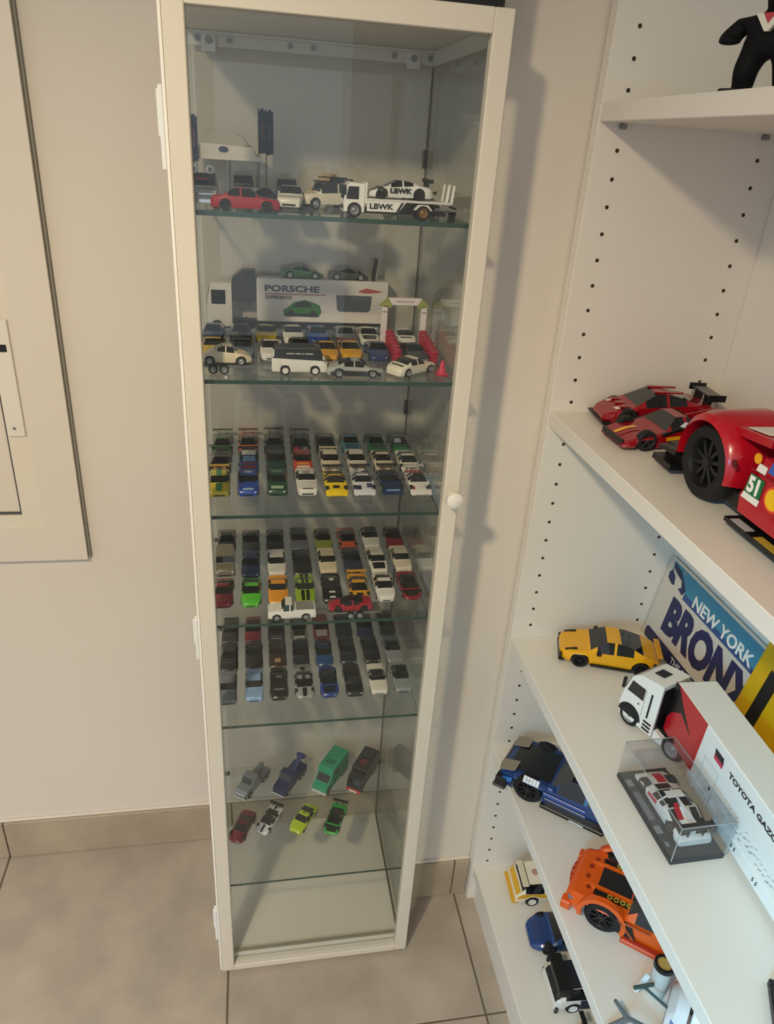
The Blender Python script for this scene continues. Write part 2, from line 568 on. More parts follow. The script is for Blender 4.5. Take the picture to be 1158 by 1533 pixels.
# top: roof profile; cab: windscreen base, roof start, roof end, rear glass base; g: ground clearance; w: wheel centres; r: wheel radius (of length)
KINDS = {
    'sports': dict(top=[(0, .42), (.03, .50), (.10, .56), (.27, .64), (.44, .99), (.55, 1), (.66, .95), (.86, .70), (.95, .60), (1, .42)], cab=(.27, .44, .58, .84), cr=.66, plan=PLAN_R, w=(.20, .80), r=.080, g=.14),
    'sedan': dict(top=[(0, .42), (.02, .52), (.10, .57), (.29, .63), (.42, .99), (.55, 1), (.68, .98), (.82, .68), (.97, .64), (1, .46)], cab=(.29, .42, .68, .82), cr=.72, plan=PLAN, w=(.19, .79), r=.078, g=.15),
    'muscle': dict(top=[(0, .46), (.02, .56), (.12, .60), (.37, .64), (.49, .99), (.58, 1), (.68, .95), (.84, .68), (.97, .66), (1, .46)], cab=(.37, .49, .66, .83), cr=.70, plan=PLAN, w=(.20, .80), r=.080, g=.16),
    'super': dict(top=[(0, .28), (.03, .38), (.12, .50), (.24, .60), (.44, .99), (.53, 1), (.64, .93), (.82, .76), (.96, .70), (1, .50)], cab=(.24, .44, .58, .80), cr=.62, plan=PLAN_R, w=(.20, .79), r=.084, g=.13),
    'lmp': dict(top=[(0, .22), (.03, .30), (.12, .44), (.24, .50), (.34, .60), (.44, .98), (.52, 1), (.62, .88), (.80, .62), (.96, .52), (1, .40)], cab=(.33, .44, .54, .66), cr=.50, plan=BOXP, w=(.19, .80), r=.080, g=.10),
    'suv': dict(top=[(0, .44), (.02, .56), (.10, .60), (.27, .63), (.34, .98), (.45, 1), (.88, .99), (.95, .70), (.985, .64), (1, .42)], cab=(.27, .34, .90, .96), cr=.84, plan=BOXP, w=(.19, .80), r=.095, g=.20),
    'van': dict(top=[(0, .40), (.015, .56), (.05, .62), (.12, .95), (.20, 1), (.90, 1), (.97, .94), (1, .50)], cab=(.05, .12, .93, .985), cr=.86, plan=BOXP, w=(.22, .76), r=.085, g=.13),
    'beetle': dict(top=[(0, .30), (.03, .42), (.12, .56), (.27, .66), (.38, .95), (.48, 1), (.58, .98), (.72, .80), (.88, .56), (.97, .38), (1, .28)], cab=(.27, .38, .56, .74), cr=.64, plan=[(0, .45), (.05, .62), (.15, .92), (.22, 1), (.32, .94), (.7, .94), (.80, 1), (.9, .80), (.97, .55), (1, .4)], w=(.20, .80), r=.088, g=.14),
    'pickup': dict(top=[(0, .44), (.02, .55), (.10, .60), (.27, .63), (.36, .98), (.42, 1), (.50, .99), (.535, .66), (.56, .64), (.99, .64), (1, .42)], cab=(.27, .36, .51, .54), cr=.78, plan=BOXP, w=(.18, .79), r=.082, g=.16),
    'cabrio': dict(top=[(0, .46), (.02, .58), (.10, .66), (.32, .78), (.44, .99), (.52, 1), (.62, .98), (.76, .80), (.97, .76), (1, .54)], cab=(.32, .44, .60, .74), cr=.74, plan=PLAN, w=(.19, .79), r=.078, g=.18),
}


KINDS['hatch'] = dict(KINDS['sedan'], top=[(0, .40), (.02, .50), (.10, .55), (.28, .62), (.40, .98), (.55, 1), (.84, .97), (.93, .66), (.965, .62), (1, .40)], cab=(.28, .40, .84, .935), plan=BOXP)
KINDS['racer'] = dict(KINDS['muscle'], r=.0955, w=(.21, .86), g=.14, top=[(0, .46), (.02, .54), (.10, .60), (.34, .64), (.46, .99), (.56, 1), (.68, .95), (.84, .68), (.97, .66), (1, .46)], cab=(.34, .46, .66, .83))
KINDS['racer_b'] = dict(KINDS['racer'], r=.102, w=(.224, .86))


class Body:
    """A car body lofted from cross-sections: front at -y."""

    def __init__(s, kind, L, Wd, H):
        s.k = KINDS[kind]
        s.L, s.W, s.H = L, Wd, H
        s.t1, s.t2, s.t3, s.t4 = s.k['cab']
        s.R = s.k['r'] * L

    def y(s, t):
        return (t - .5) * s.L

    def ring(s, t):
        k = s.k
        w = s.W / 2 * ip(k['plan'], t)
        zt = ip(k['top'], t) * s.H
        zb0 = k['g'] * s.H
        if s.t1 < t < s.t4:
            u = (t - s.t1) / (s.t4 - s.t1)
            b1, b2 = ip(k['top'], s.t1), ip(k['top'], s.t4)
            belt = (b1 + (b2 - b1) * u) * s.H * .985
            belt = min(belt, zt - .012 * s.H)
            up = max(0, min(1, (zt - belt) / (s.H - belt + 1e-9)))
            hw = w * (.86 + (k['cr'] - .86) * up)
        else:
            belt = zt - .045 * s.H
            hw = w * .86
        ra = s.R * 1.14 / s.L
        zb = zb0
        for tw in k['w']:
            d = abs(t - tw)
            if d < ra:
                zb = max(zb, s.R + math.sqrt(max(0, ra * ra - d * d)) * s.L)
        zb = min(zb, belt - .06 * s.H)
        z2 = max(zb + .015 * s.H, zb0 + .45 * (belt - zb0))
        z2 = min(z2, belt - .02 * s.H)
        return [(0, zb0), (w * .93, zb), (w, z2), (w * .965, belt), (hw, zt), (0, zt + .012 * s.H)]

    def ts(s):
        ra = s.R * 1.14 / s.L
        a = [0, .012, .03, .06, .10, .15, .30, .36, .5, .63, .70, .88, .93, .97, .99, 1, s.t1, s.t2, s.t3, s.t4]
        a += [(s.t1 + s.t2) / 2, (s.t3 + s.t4) / 2, s.t1 + (s.t2 - s.t1) * .12, s.t4 - (s.t4 - s.t3) * .14, s.mid() - .012, s.mid() + .012]
        for tw in s.k['w']:
            a += [tw + ra * q for q in (-1.001, -.92, -.7, -.35, 0, .35, .7, .92, 1.001)]
        a = sorted(x for x in a if 0 <= x <= 1)
        o = [a[0]]
        for x in a[1:]:
            if x - o[-1] > .0035:
                o.append(x)
        o[-1] = 1.0
        return o

    def mid(s):
        return (s.t2 + s.t3) / 2 + .02

    def build(s):
        body, glass = MB(), MB()
        T = s.ts()
        rings = [s.ring(t) for t in T]
        ws, we = s.t1 + (s.t2 - s.t1) * .12, s.t4 - (s.t4 - s.t3) * .14
        sa, sb = (s.t1 + s.t2) / 2, (s.t3 + s.t4) / 2
        for sg in (1, -1):
            for i in range(len(T) - 1):
                a, b = rings[i], rings[i + 1]
                tm = (T[i] + T[i + 1]) / 2
                for k in range(5):
                    q = [(sg * a[k][0], s.y(T[i]), a[k][1]), (sg * a[k + 1][0], s.y(T[i]), a[k + 1][1]),
                         (sg * b[k + 1][0], s.y(T[i + 1]), b[k + 1][1]), (sg * b[k][0], s.y(T[i + 1]), b[k][1])]
                    g = False
                    if k == 3 and sa < tm < sb and abs(tm - s.mid()) > .012:
                        g = True
                    if k == 4 and (ws < tm < s.t2 or s.t3 < tm < we):
                        g = True
                    (glass if g else body).add(q, [(0, 1, 2, 3)])
        for t, r in ((T[0], rings[0]), (T[-1], rings[-1])):
            pts = [(x, s.y(t), z) for x, z in r] + [(-x, s.y(t), z) for x, z in reversed(r[1:-1])]
            body.add(pts, [tuple(range(len(pts)))])
        return weld(body), weld(glass)

    def surf(s, t, u):
        r = s.ring(t)
        return (u * r[4][0], s.y(t), r[5][1] + (r[4][1] - r[5][1]) * abs(u))

    def upper(s, t0, t1, sg):
        """The whole window band of one side, between belt and roof edge."""
        T = [t0] + [t for t in s.ts() if t0 + .004 < t < t1 - .004] + [t1]
        vs = []
        for t in T:
            q = s.ring(t)
            vs += [(sg * (q[3][0] + .0003), s.y(t), q[3][1]), (sg * (q[4][0] + .0003), s.y(t), q[4][1])]
        return MB().add(vs, [(2 * i, 2 * i + 1, 2 * i + 3, 2 * i + 2) for i in range(len(T) - 1)])

    def patch(s, t0, t1, u0, u1, lift=None):
        lift = lift or .012 * s.H
        T = [t0] + [t for t in s.ts() if t0 + .004 < t < t1 - .004] + [t1]
        us = [u0, u1] if u0 * u1 >= 0 else [u0, 0, u1]
        m = MB()
        n = len(us)
        vs = []
        for t in T:
            for u in us:
                x, y, z = s.surf(t, u)
                vs.append((x, y, z + lift))
        fs = [(i * n + j, i * n + j + 1, (i + 1) * n + j + 1, (i + 1) * n + j) for i in range(len(T) - 1) for j in range(n - 1)]
        return m.add(vs, fs)

    def side(s, t0, t1, v0, v1, sg=1, lift=None):
        lift = lift or .012 * s.W
        T = [t0] + [t for t in s.ts() if t0 + .004 < t < t1 - .004] + [t1]
        vs = []
        for t in T:
            r = s.ring(t)
            for v in (v0, v1):
                x = r[2][0] + (r[3][0] - r[2][0]) * v
                z = r[2][1] + (r[3][1] - r[2][1]) * v
                vs.append((sg * (x + lift), s.y(t), z))
        fs = [(2 * i, 2 * i + 1, 2 * i + 3, 2 * i + 2) for i in range(len(T) - 1)]
        return MB().add(vs, fs)


def weld(mb):
    seen, idx, vs = {}, [], []
    for v in mb.v:
        k = tuple(round(c, 6) for c in v)
        if k not in seen:
            seen[k] = len(vs)
            vs.append(v)
        idx.append(seen[k])
    o = MB()
    o.v = vs
    for f, m in zip(mb.f, mb.m):
        g = []
        for i in f:
            j = idx[i]
            if j not in g:
                g.append(j)
        if len(g) > 2:
            o.f.append(tuple(g))
            o.m.append(m)
    return o


def wheel_mb(R, wd, spokes=0, n=18):
    """Axle along x, outer face at +x; slot 0 tyre, slot 1 rim."""
    m = MB()
    h = wd / 2
    m.lathe([(-h, R * .55), (-h, R * .92), (-h * .7, R), (h * .7, R), (h, R * .92), (h, R * .66)], n)
    m.lathe([(h, R * .66), (h * .8, R * .62)], n, 1)
    if not spokes:
        m.lathe([(h * .8, R * .62), (h * .62, R * .30), (h * .9, R * .16), (h * .92, 0.0001)], n, 1)
    else:
        m.lathe([(h * .8, R * .62), (h * .1, R * .58), (h * .1, 0.0001)], n, 0)
        m.lathe([(h * .1, R * .17), (h * .85, R * .15), (h * .85, .0001)], 10, 1)
        for i in range(spokes):
            M = Matrix.Rotation(2 * PI * i / spokes, 4, 'X')
            m.box((h * .55, 0, R * .38), (h * .45, R * .10, R * .52), 1, 0, M)
    return m


MESH = {}


def cached(key, fn):
    if key not in MESH:
        MESH[key] = fn()
    return MESH[key]


def make_car(name, kind, dims, color, loc, rz, label, cat='model car', group=None, tint=None, rim=None, roof=None, hood=None,
             stripes=None, stripec='#111111', wing=None, wingc=None, patches=(), sides=(), lights=True, grille=True, coat=True,
             nowheels=False, spokes=0, smooth=32, tyre=None, lightc=None, parent=None):
    L, Wd, H = dims
    B = Body(kind, L, Wd, H)
    key = (kind, dims, smooth)
    if parent is None:
        t = thing(name, label, cat, loc, rz, group)
    else:
        t = parent
    bm_, gm_ = cached(key, lambda: tuple(x.mesh(kind, smooth=smooth) for x in B.build()))
    P = paint(color) if isinstance(color, str) else color
    link('body', bm_, P, t)
    link('windows', gm_, tint or TINT, t)
    R = B.R
    ww = Wd * .16
    wm = cached(('wheel', round(R, 5), round(ww, 5), spokes), lambda: wheel_mb(R, ww, spokes, 18 if L < .1 else 32).mesh('wheel', smooth=35))
    if not nowheels:
        for tw in B.k['w']:
            hw = Wd / 2 * ip(B.k['plan'], tw)
            for sg in (1, -1):
                link('wheel', wm, [tyre or MATTE, rim or RIM], t, (sg * (hw - ww / 2 + .004 * Wd), B.y(tw), R), (0, 0, 0 if sg > 0 else PI))
    if roof:
        link('roof_panel', cached(key + ('roof',), lambda: B.patch(B.t2, B.t3, -.97, .97).mesh('roof')), paint(roof), t)
    if hood:
        link('hood_panel', cached(key + ('hood',), lambda: B.patch(.05, B.t1 - .01, -.8, .8).mesh('hood')), paint(hood), t)
    if stripes:
        for (u0, u1) in stripes:
            for i, (a, b) in enumerate(((.02, B.t1 + .005), (B.t2, B.t3), (B.t4, .985))):
                link('stripe', cached(key + ('st', u0, u1, i), lambda: B.patch(a, b, u0, u1, .016 * H).mesh('stripe')), paint(stripec), t)
    for (a, b, u0, u1, c) in patches:
        link('decal', cached(key + ('pt', a, b, u0, u1), lambda: B.patch(a, b, u0, u1, .02 * H).mesh('decal')), paint(c), t)
    for (a, b, v0, v1, c) in sides:
        for sg in (1, -1):
            link('decal', cached(key + ('sd', a, b, v0, v1, sg), lambda: B.side(a, b, v0, v1, sg).mesh('decal')), paint(c), t)
    if lights:
        def hl(sg):
            a = B.ring(.015)
            w, z = a[2][0], a[3][1]
            return MB().box((sg * w * .78, B.y(.012), z * .93), (w * .30, .03 * L, z * .17), 0, .01 * L).mesh('headlight')
        for sg in (1, -1):
            link('headlight', cached(key + ('hl', sg), lambda: hl(sg)), lightc or LAMPW, t)
    if grille:
        def gr():
            a = B.ring(0.0)
            z0, z1 = a[0][1], a[3][1]
            return MB().box((0, B.y(0) + .004 * L, z0 + (z1 - z0) * .36), (a[2][0] * 1.35, .012 * L, (z1 - z0) * .42), 0, .002 * L).mesh('grille')
        link('grille', cached(key + ('gr',), gr), BLACK, t)
    if wing:
        tw, zw, ch = wing   # position, height over H, chord of length

        def wg():
            m = MB()
            m.box((0, B.y(tw), zw * H), (Wd * .94, ch * L, .045 * H), 0, .005 * L)
            for sg in (1, -1):
                m.box((sg * Wd * .46, B.y(tw), zw * H - .02 * H), (.012 * L, ch * L * 1.15, .20 * H))
                zt = ip(B.k['top'], min(tw, .97)) * H
                m.box((sg * Wd * .22, B.y(tw) - .2 * ch * L, (zw * H + zt) / 2 - .02 * H), (.012 * L, ch * L * .6, max(.01 * H, zw * H - zt + .03 * H)))
            return m.mesh('wing', smooth=0)
        link('rear_wing', cached(key + ('wg', wing), wg), paint(wingc or '#15161a'), t)
    return t


# die-cast dimensions
D_SP = (.070, .0300, .0205)
D_SE = (.071, .0290, .0220)
D_MU = (.073, .0300, .0205)
D_SU = (.070, .0315, .0185)
D_LM = (.073, .0315, .0190)
D_SV = (.070, .0310, .0290)
DIM = dict(sports=D_SP, sedan=D_SE, muscle=D_MU, super=D_SU, lmp=D_LM, suv=D_SV, cabrio=(.069, .029, .0175), van=(.068, .029, .032))
GTW = (.93, 1.12, .10)
LMW = (.94, 1.02, .10)
ROWN = {'A': 'back', 'B': 'middle', 'C': 'front'}
ROWY = {3: (-.051, -.125, -.199), 4: (-.056, -.132, -.211), 5: (-.052, -.127, -.204)}
ORD = ['first', 'second', 'third', 'fourth', 'fifth', 'sixth', 'seventh', 'eighth']

FLEET = {
    3: {'A': [
        ('super', '#3f7a35', 'green race car with flat rear wing', dict(wing=GTW, wingc='#2c4b2c', hood='#1f2a1c', patches=[(.30, .44, -.9, .9, '#111512')])),
        ('super', '#c9622a', 'orange and black race car with red rear wing', dict(wing=GTW, wingc='#6b1d22', hood='#2a2320', roof='#23211f', sides=[(.3, .7, .2, .9, '#26221f')])),
        ('super', '#4a4d52', 'dark grey race car with a tall black rear wing', dict(wing=(.93, 1.2, .11), hood='#2b2d31')),
        ('super', '#1d1e23', 'black race car with red hood patches', dict(wing=(.93, 1.15, .10), patches=[(.06, .2, -.8, -.2, '#8a2222'), (.06, .2, .3, .8, '#7d7f84')])),
        ('super', '#1b2b24', 'very dark green coupe with a black roof', dict(roof='#101512', hood='#14201a')),
        ('sports', '#3d7e8e', 'teal blue coupe with a dark hood', dict(hood='#2c4f63', roof='#41718f')),
        ('sports', '#2f6a45', 'mid green coupe with grey hood', dict(hood='#36503f', roof='#3d6a4c')),
        ('super', '#23663c', 'green supercar with a navy roof and white mark', dict(roof='#232c4a', patches=[(.30, .42, -.8, .2, '#a8b0bb'), (.05, .12, -.8, .8, '#1e8040')]))],
        'B': [
        ('super', '#34202a', 'black and dark red race car with white flecks', dict(hood='#7d1f2b', patches=[(.08, .14, -.7, -.2, '#c9c2be'), (.10, .16, .2, .7, '#aaa59c')])),
        ('sedan', '#2f4f8e', 'white, blue and red liveried saloon', dict(hood='#b93236', roof='#e5e5e2', patches=[(.30, .40, -.8, .8, '#7fa2c6')])),
        ('muscle', '#1d3a30', 'dark green race car with a dark roof', dict(roof='#14211e', wing=(.93, .80, .08), wingc='#18302a')),
        ('sedan', '#c23a22', 'red and orange touring car with a white stripe', dict(hood='#c8502a', roof='#7d1f1c', patches=[(.05, .12, -.8, .8, '#e8e2d8'), (.18, .25, -.7, .7, '#e6a33a')])),
        ('sedan', '#ded3b8', 'cream saloon with a dark windscreen and spoiler', dict(wing=(.95, .84, .07), wingc='#cdbfa0')),
        ('sedan', '#d6d2c8', 'off-white saloon with a red front spoiler edge', dict(patches=[(.02, .05, -.8, .8, '#b0272b')])),
        ('sports', '#d8cbb3', 'cream sports car with tan bumpers', dict(patches=[(.02, .09, -.9, .9, '#c2a878')])),
        ('super', '#e6e2d6', 'white supercar with black side intakes', dict(patches=[(.62, .80, -.75, -.35, '#15171b'), (.62, .80, .35, .75, '#15171b')]))],
        'C': [
        ('sedan', '#e6cf28', 'yellow and green striped touring car', dict(stripes=((-.35, .35),), stripec='#2e9147', roof='#e3d63c', sides=[(.3, .7, .3, .9, '#d0492c')], wing=(.95, .98, .07), wingc='#e0b93a')),
        ('sedan', '#2248a8', 'bright blue rally car with white front lettering', dict(patches=[(.03, .09, -.6, .6, '#9fc0dd'), (.52, .60, -.5, .5, '#c9d4e6')], wing=(.95, 1.0, .07), wingc='#1d3a8c')),
        ('sedan', '#20472f', 'racing green saloon with pale front stripe', dict(patches=[(.06, .16, -.7, .7, '#a9c2ad'), (.54, .62, -.6, .6, '#6f9a7d')])),
        ('muscle', '#e2e0da', 'white race car with black windscreen and grey roof number', dict(patches=[(.50, .62, -.5, .5, '#9d9a96'), (.03, .07, -.6, .6, '#3a3b40')])),
        ('lmp', '#f0d21f', 'yellow prototype racer with a black engine deck', dict(patches=[(.58, .94, -.98, .98, '#17181a'), (.34, .46, -.9, .9, '#23241f'), (.16, .26, -.35, .35, '#2a2a20')], wing=LMW, lights=False)),
        ('lmp', '#d9dde6', 'white and navy zigzag prototype racer', dict(patches=[(.56, .74, -.98, -.1, '#2a3a66'), (.68, .90, .1, .98, '#33426d'), (.10, .24, -.9, -.3, '#2b3a63'), (.16, .30, .3, .9, '#384774')], wing=LMW, lights=False)),
        ('lmp', '#1e3660', 'navy prototype racer with a black rear deck', dict(patches=[(.55, .95, -.9, .9, '#15202f'), (.04, .08, -.7, .7, '#7fa4c9')], wing=LMW, lights=False)),
        ('lmp', '#e7e4e0', 'white prototype racer with a crimson tail and black cockpit', dict(patches=[(.60, .96, -.98, .98, '#a8162c'), (.10, .20, -.95, -.6, '#b01a2f'), (.10, .20, .6, .95, '#1a1b20'), (.34, .52, -.95, .95, '#1a1a1e')], wing=LMW, wingc='#c9c6c2', lights=False))]},
    4: {'A': [
        ('sports', '#22252a', 'glossy black coupe with grey side glints', {}),
        ('sports', '#33383f', 'dark slate coupe', dict(roof='#1c1f24')),
        ('sports', '#17181b', 'jet black coupe with round mirrors', {}),
        ('sedan', '#5b6068', 'mid grey saloon with a dark roof', dict(roof='#33363b')),
        ('sports', '#7c8a2a', 'olive green coupe with a black roof', dict(roof='#1c1f16')),
        ('super', '#c0502a', 'burnt orange coupe with a dark roof', dict(roof='#3a2620')),
        ('sedan', '#cfcfc6', 'silver white coupe with a black roof', dict(roof='#222428')),
        ('sports', '#7a1424', 'dark red coupe with a navy roof', dict(roof='#1f2436'))],
        'B': [
        ('suv', '#8b8470', 'khaki grey wagon', dict(roof='#8f8874')),
        ('sedan', '#27406f', 'navy blue saloon with a blue roof', dict(roof='#233a68')),
        ('sedan', '#d9d8d2', 'plain white saloon', {}),
        ('muscle', '#1f2328', 'matt black coupe with a dark hood', dict(hood='#15171a')),
        ('sedan', '#d8cdae', 'cream yellow coupe with dark windscreen', {}),
        ('muscle', '#252c40', 'midnight navy coupe with black windows', dict(roof='#1a2033')),
        ('sedan', '#dedbd0', 'white coupe with a black hood', dict(hood='#15171b')),
        ('sedan', '#e0d8c2', 'ivory saloon with a black windscreen', {})],
        'C': [
        ('sports', '#a51d38', 'crimson sports car', {}),
        ('sports', '#56c232', 'bright green sports car', {}),
        ('muscle', '#f0a21c', 'amber orange coupe with black windows', {}),
        ('muscle', '#93b82c', 'lime muscle car with broad black stripes', dict(stripes=((-.48, -.10), (.10, .48)))),
        ('muscle', '#14161a', 'black muscle car with white hood blocks', dict(patches=[(.05, .10, -.35, .35, '#e5e5e2'), (.22, .28, -.35, .35, '#e5e5e2'), (.52, .62, -.3, .3, '#d5d5d2')])),
        ('super', '#e3a51e', 'golden yellow race car with black hood vents', dict(patches=[(.10, .20, -.4, .4, '#17181a')], wing=(.95, .96, .09), wingc='#e3a51e')),
        ('sports', '#ecebe6', 'white sports car with oval headlights', {}),
        ('super', '#8a1026', 'wine red supercar with a black hood', dict(hood='#241419', roof='#1b1518'))]},
    5: {'A': [
        ('sedan', '#2f3437', 'charcoal hatchback', {}),
        ('sedan', '#8d1f2e', 'dark red hatchback with black roof', dict(roof='#35191d')),
        ('muscle', '#1b1d20', 'black car with silver front lines', dict(patches=[(.03, .07, -.8, .8, '#b9bdbf'), (.12, .15, -.7, .7, '#8f9395')])),
        ('sports', '#707570', 'silver and black car', dict(hood='#1d1f20', patches=[(.03, .08, -.8, .8, '#c2c6c2')])),
        ('sedan', '#a03038', 'red car with a white hood', dict(hood='#d9d4cb')),
        ('muscle', '#1e2740', 'dark navy coupe', {}),
        ('sports', '#23345c', 'navy blue sports car', dict(roof='#182543')),
        ('sedan', '#3c4238', 'grey green saloon', dict(roof='#20231f'))],
        'B': [
        ('muscle', '#1c1e20', 'black coupe with grey flecks', dict(patches=[(.20, .24, -.5, .5, '#54585a')])),
        ('muscle', '#33282a', 'blackish brown saloon', dict(roof='#241d1f')),
        ('muscle', '#3a2a24', 'dark brown coupe with a pale gold hood emblem', dict(patches=[(.12, .26, -.38, .38, '#b09a6a')])),
        ('sedan', '#1f2438', 'ink blue car with a wide flat roof', dict(roof='#181c2e')),
        ('sports', '#1d4a80', 'strong blue coupe', dict(roof='#17355f')),
        ('sedan', '#20283c', 'blue-black saloon', dict(roof='#1a2033')),
        ('sedan', '#111317', 'shiny black saloon', {}),
        ('cabrio', '#8c9296', 'silver grey car with two dark roof panels', dict(roof='#1b1d20'))],
        'C': [
        ('sedan', '#80868e', 'mid grey saloon with square roof', dict(roof='#8c9299')),
        ('sedan', '#8fb1dd', 'pale blue saloon', {}),
        ('sports', '#16181a', 'black sports car with silver roof and hood marks', dict(patches=[(.50, .55, -.5, .5, '#8d9194'), (.20, .24, -.6, .6, '#85898c')])),
        ('super', '#9da0a2', 'silver supercar with black centre stripe', dict(stripes=((-.28, .28),), wing=(.95, .9, .08), wingc='#777a7c')),
        ('sports', '#1e3f94', 'royal blue coupe with black hood and roof', dict(hood='#182036', roof='#1a2140')),
        ('sedan', '#15171c', 'black saloon with chrome mirrors', {}),
        ('cabrio', '#e4e0d6', 'white open-top car with black cabin', dict(roof='#17181a', patches=[(.62, .72, -.8, .8, '#1a1a1c')])),
        ('sedan', '#8f9698', 'silver grey estate with black roof', dict(roof='#14161a'))]},
}
for sh, rows in FLEET.items():
    for ri, (rk, cars) in enumerate(rows.items()):
        for ci, (kind, colr, desc, opt) in enumerate(cars):
            x = .0812 + .0403 * ci + random.uniform(-.0008, .0008)
            y = ROWY[sh][ri] + random.uniform(-.002, .002)
            make_car('model_car', kind, DIM[kind], colr, (x, y, SHZ[sh]), random.uniform(-.02, .02),
                     '%s, %s row of %s glass shelf' % (desc, ROWN[rk], NTH[sh]),
                     'model car', 'model cars on the %s glass shelf' % NTH[sh], **opt)

# ---- second shelf rows
Z2 = SHZ[2]
S2 = [
    ('sports', '#27406a', (.0765, -.066), 'dark blue coupe'), ('sports', '#2b2f36', (.1145, -.064), 'black coupe'),
    ('sports', '#d2b92a', (.1505, -.070), 'mustard yellow coupe'), ('sports', '#e2e0d8', (.1880, -.079), 'white coupe'),
    ('sports', '#24489a', (.2235, -.076), 'bright blue coupe'), ('sports', '#6f767c', (.2640, -.082), 'grey coupe'),
    ('sports', '#dcdad2', (.2975, -.078), 'white coupe with black hood')]
for i, (k, c, p, d) in enumerate(S2):
    make_car('model_car', k, D_SP, c, (p[0], -.082, Z2), 0, '%s, back row before the transporter on second glass shelf' % d, 'model car',
             'sports cars on the second glass shelf', hood='#191b1f' if 'black hood' in d else None)
S2b = [
    ('#d9b722', (.0800, -.163), 'yellow coupe', {}), ('#6f7f96', (.1180, -.166), 'steel blue coupe', {}),
    ('#e4e3de', (.1550, -.170), 'white coupe', dict(roof='#d9d8d4')), ('#363b44', (.1945, -.156), 'slate coupe, half hidden by the van', {}),
    ('#e2a424', (.2285, -.172), 'amber coupe', {}), ('#e0a51c', (.2610, -.168), 'golden yellow coupe with red rear bar', dict(wing=(.96, .8, .06), wingc='#7c1a20')),
    ('#2a3d70', (.2985, -.168), 'navy coupe', dict(roof='#22335f'))]
for c, p, d, o in S2b:
    make_car('model_car', 'sports', D_SP, c, (p[0], p[1], Z2), 0, '%s, middle row behind the van on second glass shelf' % d, 'model car',
             'sports cars on the second glass shelf', **o)
make_car('model_car', 'sports', D_SP, '#e6e6e2', (.3500, -.085, Z2), PI, 'white coupe seen from behind, driving through the red tyre-stack arch', 'model car', patches=[(.86, .90, -.7, .7, '#2a2a2e')])
make_car('model_car', 'sports', D_SP, '#37424c', (.3480, -.172, Z2), .15, 'blue grey coupe just in front of the red tyre-stack arch', 'model car')
make_car('model_car', 'sports', D_SP, '#a9ada8', (.2570, -.256, Z2), PI / 2, 'silver and black classic coupe parked sideways at the front of the second glass shelf', 'model car',
         hood='#26292c', sides=[(.05, .95, -.9, .2, '#23262a')])
make_car('model_car', 'sports', D_SP, '#ebe7d4', (.3330, -.242, Z2), 2.2, 'cream white coupe turned tail-on at the front beside the red cone', 'model car', patches=[(.86, .90, -.8, .8, '#2c2c2e')])


def rounded(w, h, r, n=4):
    pts = []
    for cx, cy, a0 in ((w / 2 - r, h / 2 - r, 0), (-w / 2 + r, h / 2 - r, 90), (-w / 2 + r, -h / 2 + r, 180), (w / 2 - r, -h / 2 + r, 270)):
        for i in range(n + 1):
            a = math.radians(a0 + 90 * i / n)
            pts.append((cx + r * math.cos(a), cy + r * math.sin(a)))
    return pts


def disc(r, n=20, sx=1.0):
    return [(sx * r * math.cos(2 * PI * i / n), r * math.sin(2 * PI * i / n)) for i in range(n)]


def wheels(t, spots, R, wd, rim=None, spokes=0, tyre=None):
    """spots: (x, y, side) with the axle along local x."""
    wm = cached(('wheel', round(R, 5), round(wd, 5), spokes), lambda: wheel_mb(R, wd, spokes).mesh('wheel', smooth=35))
    for x, y, sg in spots:
        link('wheel', wm, [tyre or MATTE, rim or RIM], t, (x, y, R), (0, 0, 0 if sg > 0 else PI))


# ---- second shelf: classic car on trailer, van, transporter, arch, cone
G2 = 'vehicles on the second glass shelf'
t = thing('car_trailer', 'grey flat trailer with four small wheels under the cream rounded classic car', 'trailer', (.0985, -.246, Z2))
put('bed', MB().span((-.034, -.0125, .0075), (.036, .0125, .0100), 0, .0006), GREYM, t, 0)
put('drawbar', MB().span((.036, -.002, .0070), (.056, .002, .0092)), GREYM, t, 0)
wheels(t, [(0, 0, 1)][:0], .0055, .004)
for x in (-.015, -.002):
    for sg in (1, -1):
        wm = cached(('tw',), lambda: wheel_mb(.0058, .0045).mesh('wheel', smooth=35))
        link('wheel', wm, [MATTE, RIM], t, (x, -.0138 * sg, .0058), (0, 0, -PI / 2 * sg))
make_car('model_car', 'beetle', (.062, .026, .0230), '#e3d7ba', (.0985, -.246, Z2 + .0100), PI / 2, 'cream rounded classic car riding on the small trailer behind the van', 'model car')
t = make_car('model_van', 'van', (.068, .0285, .0330), '#e6e4de', (.1880, -.248, Z2), PI / 2, 'black and white classic van towing the trailer at the front of the second shelf', 'model van',
             roof='#17191c', sides=[(.02, .98, .80, 1.0, '#17191c')], rim=mat('#dedede', .3, key='white_rim'))

VB = Body('van', .068, .0285, .0330)
for sg in (1, -1):
    put('window_band', VB.upper(.13, .95, sg), mat('#17191c', .3, key='van_black'), t)
wl_ = MB()
for i, (a, b) in enumerate(((.26, .40), (.42, .46), (.48, .58), (.60, .74))):
    wl_.span((-.01355, VB.y(a), .0262), (-.01315, VB.y(b), .0276))
put('window_lettering_bar', wl_, mat('#b9b9b5', .4, key='pale_print'), t, 0)

